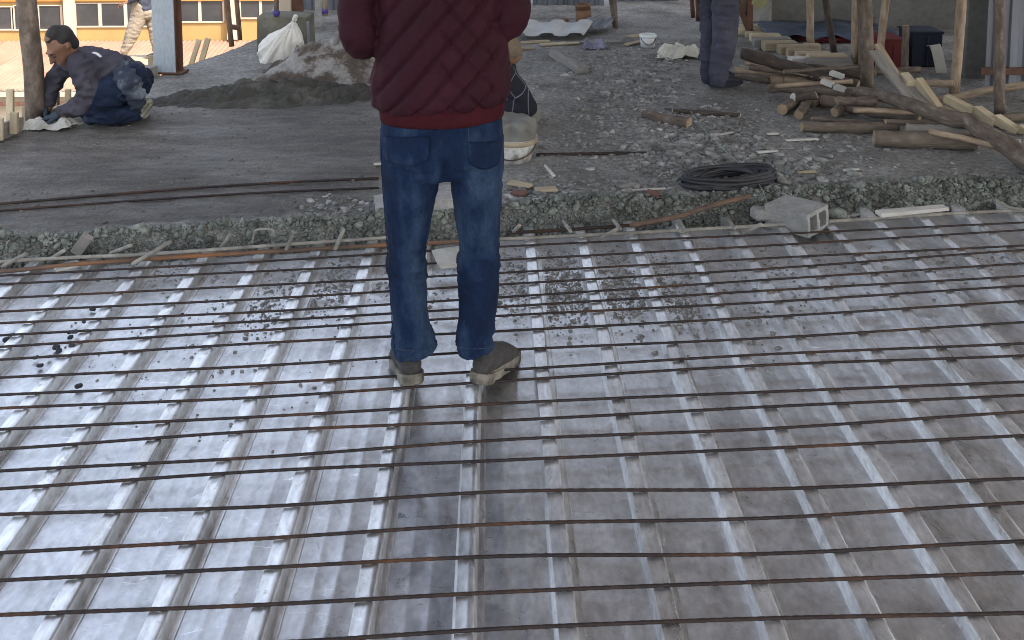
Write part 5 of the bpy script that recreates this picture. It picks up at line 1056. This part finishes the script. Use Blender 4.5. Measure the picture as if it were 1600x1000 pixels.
soft('jacket', [([K(112, 95, -.03), K(138, 98, 0), K(170, 106, .02), K(198, 117, .04), K(210, 124, .04)], [.12, .17, .17, .16, .15], [.06, .082, .085, .085, .08], (0, 1, 0)),
    ([K(124, 100, -.13), K(136, 128, -.17), K(139, 152, -.17), K(118, 170, -.16), K(97, 178, -.13)], [.066, .066, .06, .052, .042], [.066, .066, .06, .052, .042]), ([K(103, 102, .12), K(88, 124, .13), K(79, 142, .11), K(75, 160, .09)], [.058, .055, .048, .04], [.058, .055, .048, .04]),
    ([K(108, 92, -.08), K(118, 88, -.02)], [.055, .07], [.045, .05])], .009, greyshirt, kn, 3, kd)
soft('jeans', [([K(196, 122, .04), K(212, 128, .04)], [.15, .14], [.085, .09], (0, 1, 0)), ([K(206, 128, -.08), K(176, 142, -.13), K(150, 165, -.13), K(142, 176, -.13)], [.105, .095, .08, .06], [.1, .09, .075, .06]), ([K(206, 128, .12), K(172, 142, .14), K(146, 168, .13)], [.1, .09, .07], [.1, .09, .07]),
    ([K(144, 178, -.13), K(170, 181, -.13), K(200, 178, -.10), K(214, 173, -.08)], [.058, .062, .056, .05], [.05, .05, .05, .046]), ([K(148, 172, .13), K(208, 168, .1)], [.055, .048], [.055, .048])], .009, denim2, kn, 3, kd)
for dy in (-.07, .1):
    b = soft('boot', [([K(212, 176, dy), K(222, 174, dy), K(230, 160, dy)], [.044, .05, .04], [.04, .045, .03])], .008, boot_m, kn, 2, lambda co, nr: .004 * fbm(co * 30, 3, 2)); soft('sole', [([K(225, 180, dy - .02), K(236, 163, dy - .02)], [.042, .04], [.012, .012], (0, 1, 0))], .007, sole_m, b, 2)
soft('tool_apron', [([K(188, 106, -.155), K(200, 125, -.19), K(212, 150, -.17), K(214, 168, -.14)], [.06, .065, .05, .035], [.016, .02, .018, .014], (1, 0, .3))], .008, mat('pale_worn_cloth', [(.3, (.012, .017, .030, 1)), (.53, (.035, .045, .065, 1)), (.68, (.20, .23, .26, 1))], scale=7, rough=(.9, 1), bump=.4, bscale=25, bdist=.01), kn, 2, kd)
hand('glove', K(96, 178, -.13), (-1, -.1, -.25), (0, 0, 1), glove_m, kn, 1, .5, 1.05); hand('glove', K(75, 163, .085), (-.15, -.1, -1), (-1, 0, 0), glove_m, kn, 1, .4, 1.05)
V, F, _ = tube_geo([K(146, 82, -.10), K(152, 84, -.115), K(158, 89, -.13)], [.014, .012, .010], 8, ry=[.004] * 3); obj('white_smear', mesh('white_smear', V, F, True), stain_m, kn)
# trowel in his hand
tr = empty('trowel', tuple(K(84, 186, -.14))); tag(tr, 'flat steel trowel under the kneeling man\'s hand', 'trowel'); tr.location.z = ZS + .012
obj('plate', box_bm(.24, .10, .006, .001), sheet_m, tr); o = obj('handle', box_bm(.10, .025, .025, .008), bark_warm, tr); o.location = (0, 0, .035)

# ---- legs in navy trousers on the right
RYp = 6.5
Q = lambda u, v, dy=0: P(u, v, RYp + dy)
hz = Vector((Q(1124, 0).x, RYp, 0))
def at(x, y, z): return Vector((hz.x + x, RYp + y, z))
rM = Matrix.Translation(at(0, .02, 1.69)) @ Matrix.Rotation(R(-70), 4, 'Z')
rp = soft('person', head_tubes(rM) + [([at(0, 0, 1.62), at(0, 0, 1.50)], [.055, .06], [.055, .06]), ([at(0, 0, 1.50), at(0, 0, 1.3), at(0, 0, 1.0)], [.10, .11, .11], [.15, .16, .13], (1, 0, 0)),
    ([at(-.03, .08, 1.0), Q(1112, 30, .08), Q(1110, 120, .08)], [.07, .05, .035], [.07, .05, .035]), ([at(.02, -.08, 1.0), Q(1132, 40, -.05), Q(1122, 124, -.05)], [.07, .05, .035], [.07, .05, .035]),
    ([at(0, -.17, 1.45), at(.02, -.22, 1.18), at(.16, -.18, 1.05)], [.045, .04, .03], [.045, .04, .03]), ([at(0, .17, 1.45), at(.02, .22, 1.18), at(.16, .18, 1.05)], [.045, .04, .03], [.045, .04, .03])], .012, skin_m, None, 2)
tag(rp, 'person in baggy navy trousers and dark shoes standing before the timber heap', 'person'); head_extras(rM, rp)
hand('hand', at(.17, -.18, 1.045), (1, .1, -.2), (0, 0, 1), skin_m, rp, 1); hand('hand', at(.17, .18, 1.045), (1, -.1, -.2), (0, 0, 1), skin_m, rp, -1)
nd = lambda co, nr: .014 * (1 - 2 * np.abs(fbm(np.c_[co[:, 0] * 8, co[:, 1] * 8, co[:, 2] * 17], 3, 6))) + .004 * fbm(co * 26, 2, 5)
soft('trousers', [([at(0, 0, 1.02), at(0, 0, .88)], [.12, .12], [.16, .16], (1, 0, 0)), ([at(-.02, .08, .9), Q(1109, 5, .10), Q(1108, 60, .10), Q(1107, 100, .10), Q(1106, 120, .10)], [.085, .06, .050, .046, .042], [.085, .07, .06, .05, .045]),
    ([at(.015, -.08, .9), Q(1133, 0, -.05), Q(1133, 35, -.05), Q(1130, 75, -.05), Q(1124, 110, -.05), Q(1122, 123, -.05)], [.09, .080, .076, .066, .055, .05], [.09, .08, .075, .066, .055, .05])], .009, navycloth, rp, 2, nd)
soft('shirt', [([at(0, 0, 1.50), at(0, 0, 1.35), at(0, 0, 1.12), at(0, 0, .98)], [.09, .125, .125, .13], [.13, .19, .175, .175], (1, 0, 0)), ([at(0, -.18, 1.45), at(.02, -.23, 1.2), at(.12, -.2, 1.08)], [.06, .055, .045], [.06, .055, .045]), ([at(0, .18, 1.45), at(.02, .23, 1.2), at(.12, .2, 1.08)], [.06, .055, .045], [.06, .055, .045])], .011, greyshirt, rp, 2, nd)
c = G(1108, 139); shoe(rp, (c.x + .0, c.y + .02, ZS + .012), R(-78), blackshoe, blackshoe, .88); c = G(1102, 133); shoe(rp, (c.x, c.y + .10, ZS + .012), R(-72), blackshoe, blackshoe, .88)

# ---- worker on the scaffold beyond the edge
FY = 16.0
H = lambda u, v, dy=0: P(u, v, FY + dy)
hx = H(228, 0).x; hzz = H(228, 8).z
ft = lambda x, y, z: Vector((hx + x, FY + y, hzz + z))
fM = Matrix.Translation(ft(-.05, 0, .72)) @ Matrix.Rotation(R(75), 4, 'Z')
fp = soft('person', head_tubes(fM) + [([ft(-.03, 0, .64), ft(0, 0, .5)], [.055, .06], [.055, .06]), ([ft(0, 0, .5), ft(0, 0, .2), ft(0, 0, 0)], [.1, .11, .11], [.14, .14, .12], (1, 0, 0)), ([H(221, 6, -.06), H(213, 42, -.06), H(194, 82, -.06)], [.07, .05, .035], [.07, .05, .035]), ([H(237, 6, .08), H(242, 44, .08), H(246, 82, .08)], [.07, .05, .035], [.07, .05, .035]),
    ([ft(0, -.17, .45), ft(-.04, -.22, .2), ft(-.2, -.2, .08)], [.045, .04, .03], [.045, .04, .03]), ([ft(0, .17, .45), ft(-.04, .22, .2), ft(-.2, .2, .08)], [.045, .04, .03], [.045, .04, .03])], .014, skin_m, None, 2)
tag(fp, 'person striding beyond the floor edge in loose beige trousers, left of the blue column', 'person'); head_extras(fM, fp)
hand('hand', ft(-.22, -.2, .075), (-1, .1, -.2), (0, 0, 1), skin_m, fp, 1); hand('hand', ft(-.22, .2, .075), (-1, -.1, -.2), (0, 0, 1), skin_m, fp, -1)
soft('trousers', [([ft(-.01, 0, .05), ft(0, 0, -.10)], [.13, .14], [.15, .15], (1, 0, 0)), ([H(222, 8, -.06), H(216, 28, -.06), H(207, 52, -.06), H(195, 80, -.06)], [.135, .12, .095, .06], [.11, .1, .09, .06]), ([H(236, 8, .08), H(241, 40, .08), H(245, 80, .08)], [.12, .1, .06], [.1, .1, .06])], .012, beige, fp, 2, nd)
soft('shirt', [([ft(0, 0, .5), ft(0, 0, .3), ft(-.01, 0, .02), ft(-.01, 0, -.03)], [.09, .13, .145, .15], [.13, .18, .165, .165], (1, 0, 0)), ([ft(0, -.18, .45), ft(-.04, -.23, .2), ft(-.16, -.2, .1)], [.06, .055, .045], [.06, .055, .045]), ([ft(0, .18, .45), ft(-.04, .23, .2), ft(-.16, .2, .1)], [.06, .055, .045], [.06, .055, .045])], .013, navycloth, fp, 2, nd)
c = H(196, 90, -.06); shoe(fp, (c.x + .04, c.y, scf.location.z - .03), R(80), blackshoe, sole_m, .9); c = H(246, 90, .08); shoe(fp, (c.x + .04, c.y, scf.location.z - .03), R(80), blackshoe, sole_m, .9)

# ---- crouching worker half hidden behind the standing man
CY = 5.85
Z_ = lambda u, v, dy=0: P(u, v, CY + dy)
cM = Matrix.Translation(Z_(793, 84, -.02)) @ Matrix.Rotation(R(60), 4, 'Z') @ Matrix.Rotation(R(-35), 4, 'X')
cp = soft('person', head_tubes(cM, .9) + [([Z_(790, 95), Z_(782, 112)], [.05, .06], [.05, .06]), ([Z_(778, 112), Z_(755, 150), Z_(745, 185)], [.07, .09, .09], [.12, .13, .13], (1, 0, 0)), ([Z_(748, 185, -.08), Z_(802, 165, -.1), Z_(801, 228, -.08)], [.06, .045, .035], [.06, .045, .035]), ([Z_(748, 185, .1), Z_(824, 172, .08), Z_(822, 225, .08)], [.06, .045, .035], [.06, .045, .035]),
    ([Z_(792, 112, -.14), Z_(826, 168, -.16), Z_(780, 172, -.2)], [.04, .036, .03], [.04, .036, .03]), ([Z_(780, 112, .14), Z_(800, 165, .16), Z_(770, 172, .1)], [.04, .036, .03], [.04, .036, .03])], .010, skin_m, None, 2)
tag(cp, 'person crouching half hidden behind the standing man, black printed sleeve and grey trousers', 'person'); head_extras(cM, cp, .9, cap=capcloth)
cd = lambda co, nr: .006 * (1 - 2 * np.abs(fbm(co * 14, 3, 3)))
soft('jacket', [([Z_(782, 108), Z_(760, 145), Z_(745, 180)], [.09, .11, .11], [.16, .17, .16], (1, 0, 0)), ([Z_(790, 116, -.13), Z_(806, 140, -.15), Z_(824, 168, -.16)], [.058, .066, .056], [.058, .062, .055]), ([Z_(824, 168, -.16), Z_(782, 170, -.2)], [.05, .04], [.05, .04]), ([Z_(780, 112, .14), Z_(800, 160, .16)], [.05, .05], [.05, .05])], .009, pattern_m, cp, 2, cd)
soft('trousers', [([Z_(750, 185), Z_(746, 196)], [.12, .12], [.16, .16], (1, 0, 0)), ([Z_(748, 185, -.08), Z_(800, 166, -.1), Z_(802, 195, -.09), Z_(801, 226, -.08)], [.085, .07, .056, .05], [.085, .07, .056, .05]), ([Z_(748, 185, .1), Z_(824, 172, .08), Z_(825, 200, .08), Z_(822, 224, .08)], [.085, .065, .05, .046], [.085, .065, .05, .046])], .009, greycloth, cp, 2, cd)
hand('hand', Z_(776, 173, -.2), (-1, -.1, -.3), (0, 0, 1), skin_m, cp, 1); hand('hand', Z_(768, 172, .1), (-1, -.1, -.3), (0, 0, 1), skin_m, cp, -1)
shoe(cp, (Z_(806, 225, -.08).x + .05, CY - .06, ZS + .005), R(80), blackshoe, sole_m, .9); shoe(cp, (Z_(824, 225, .08).x + .05, CY + .1, ZS + .005), R(80), blackshoe, sole_m, .9)
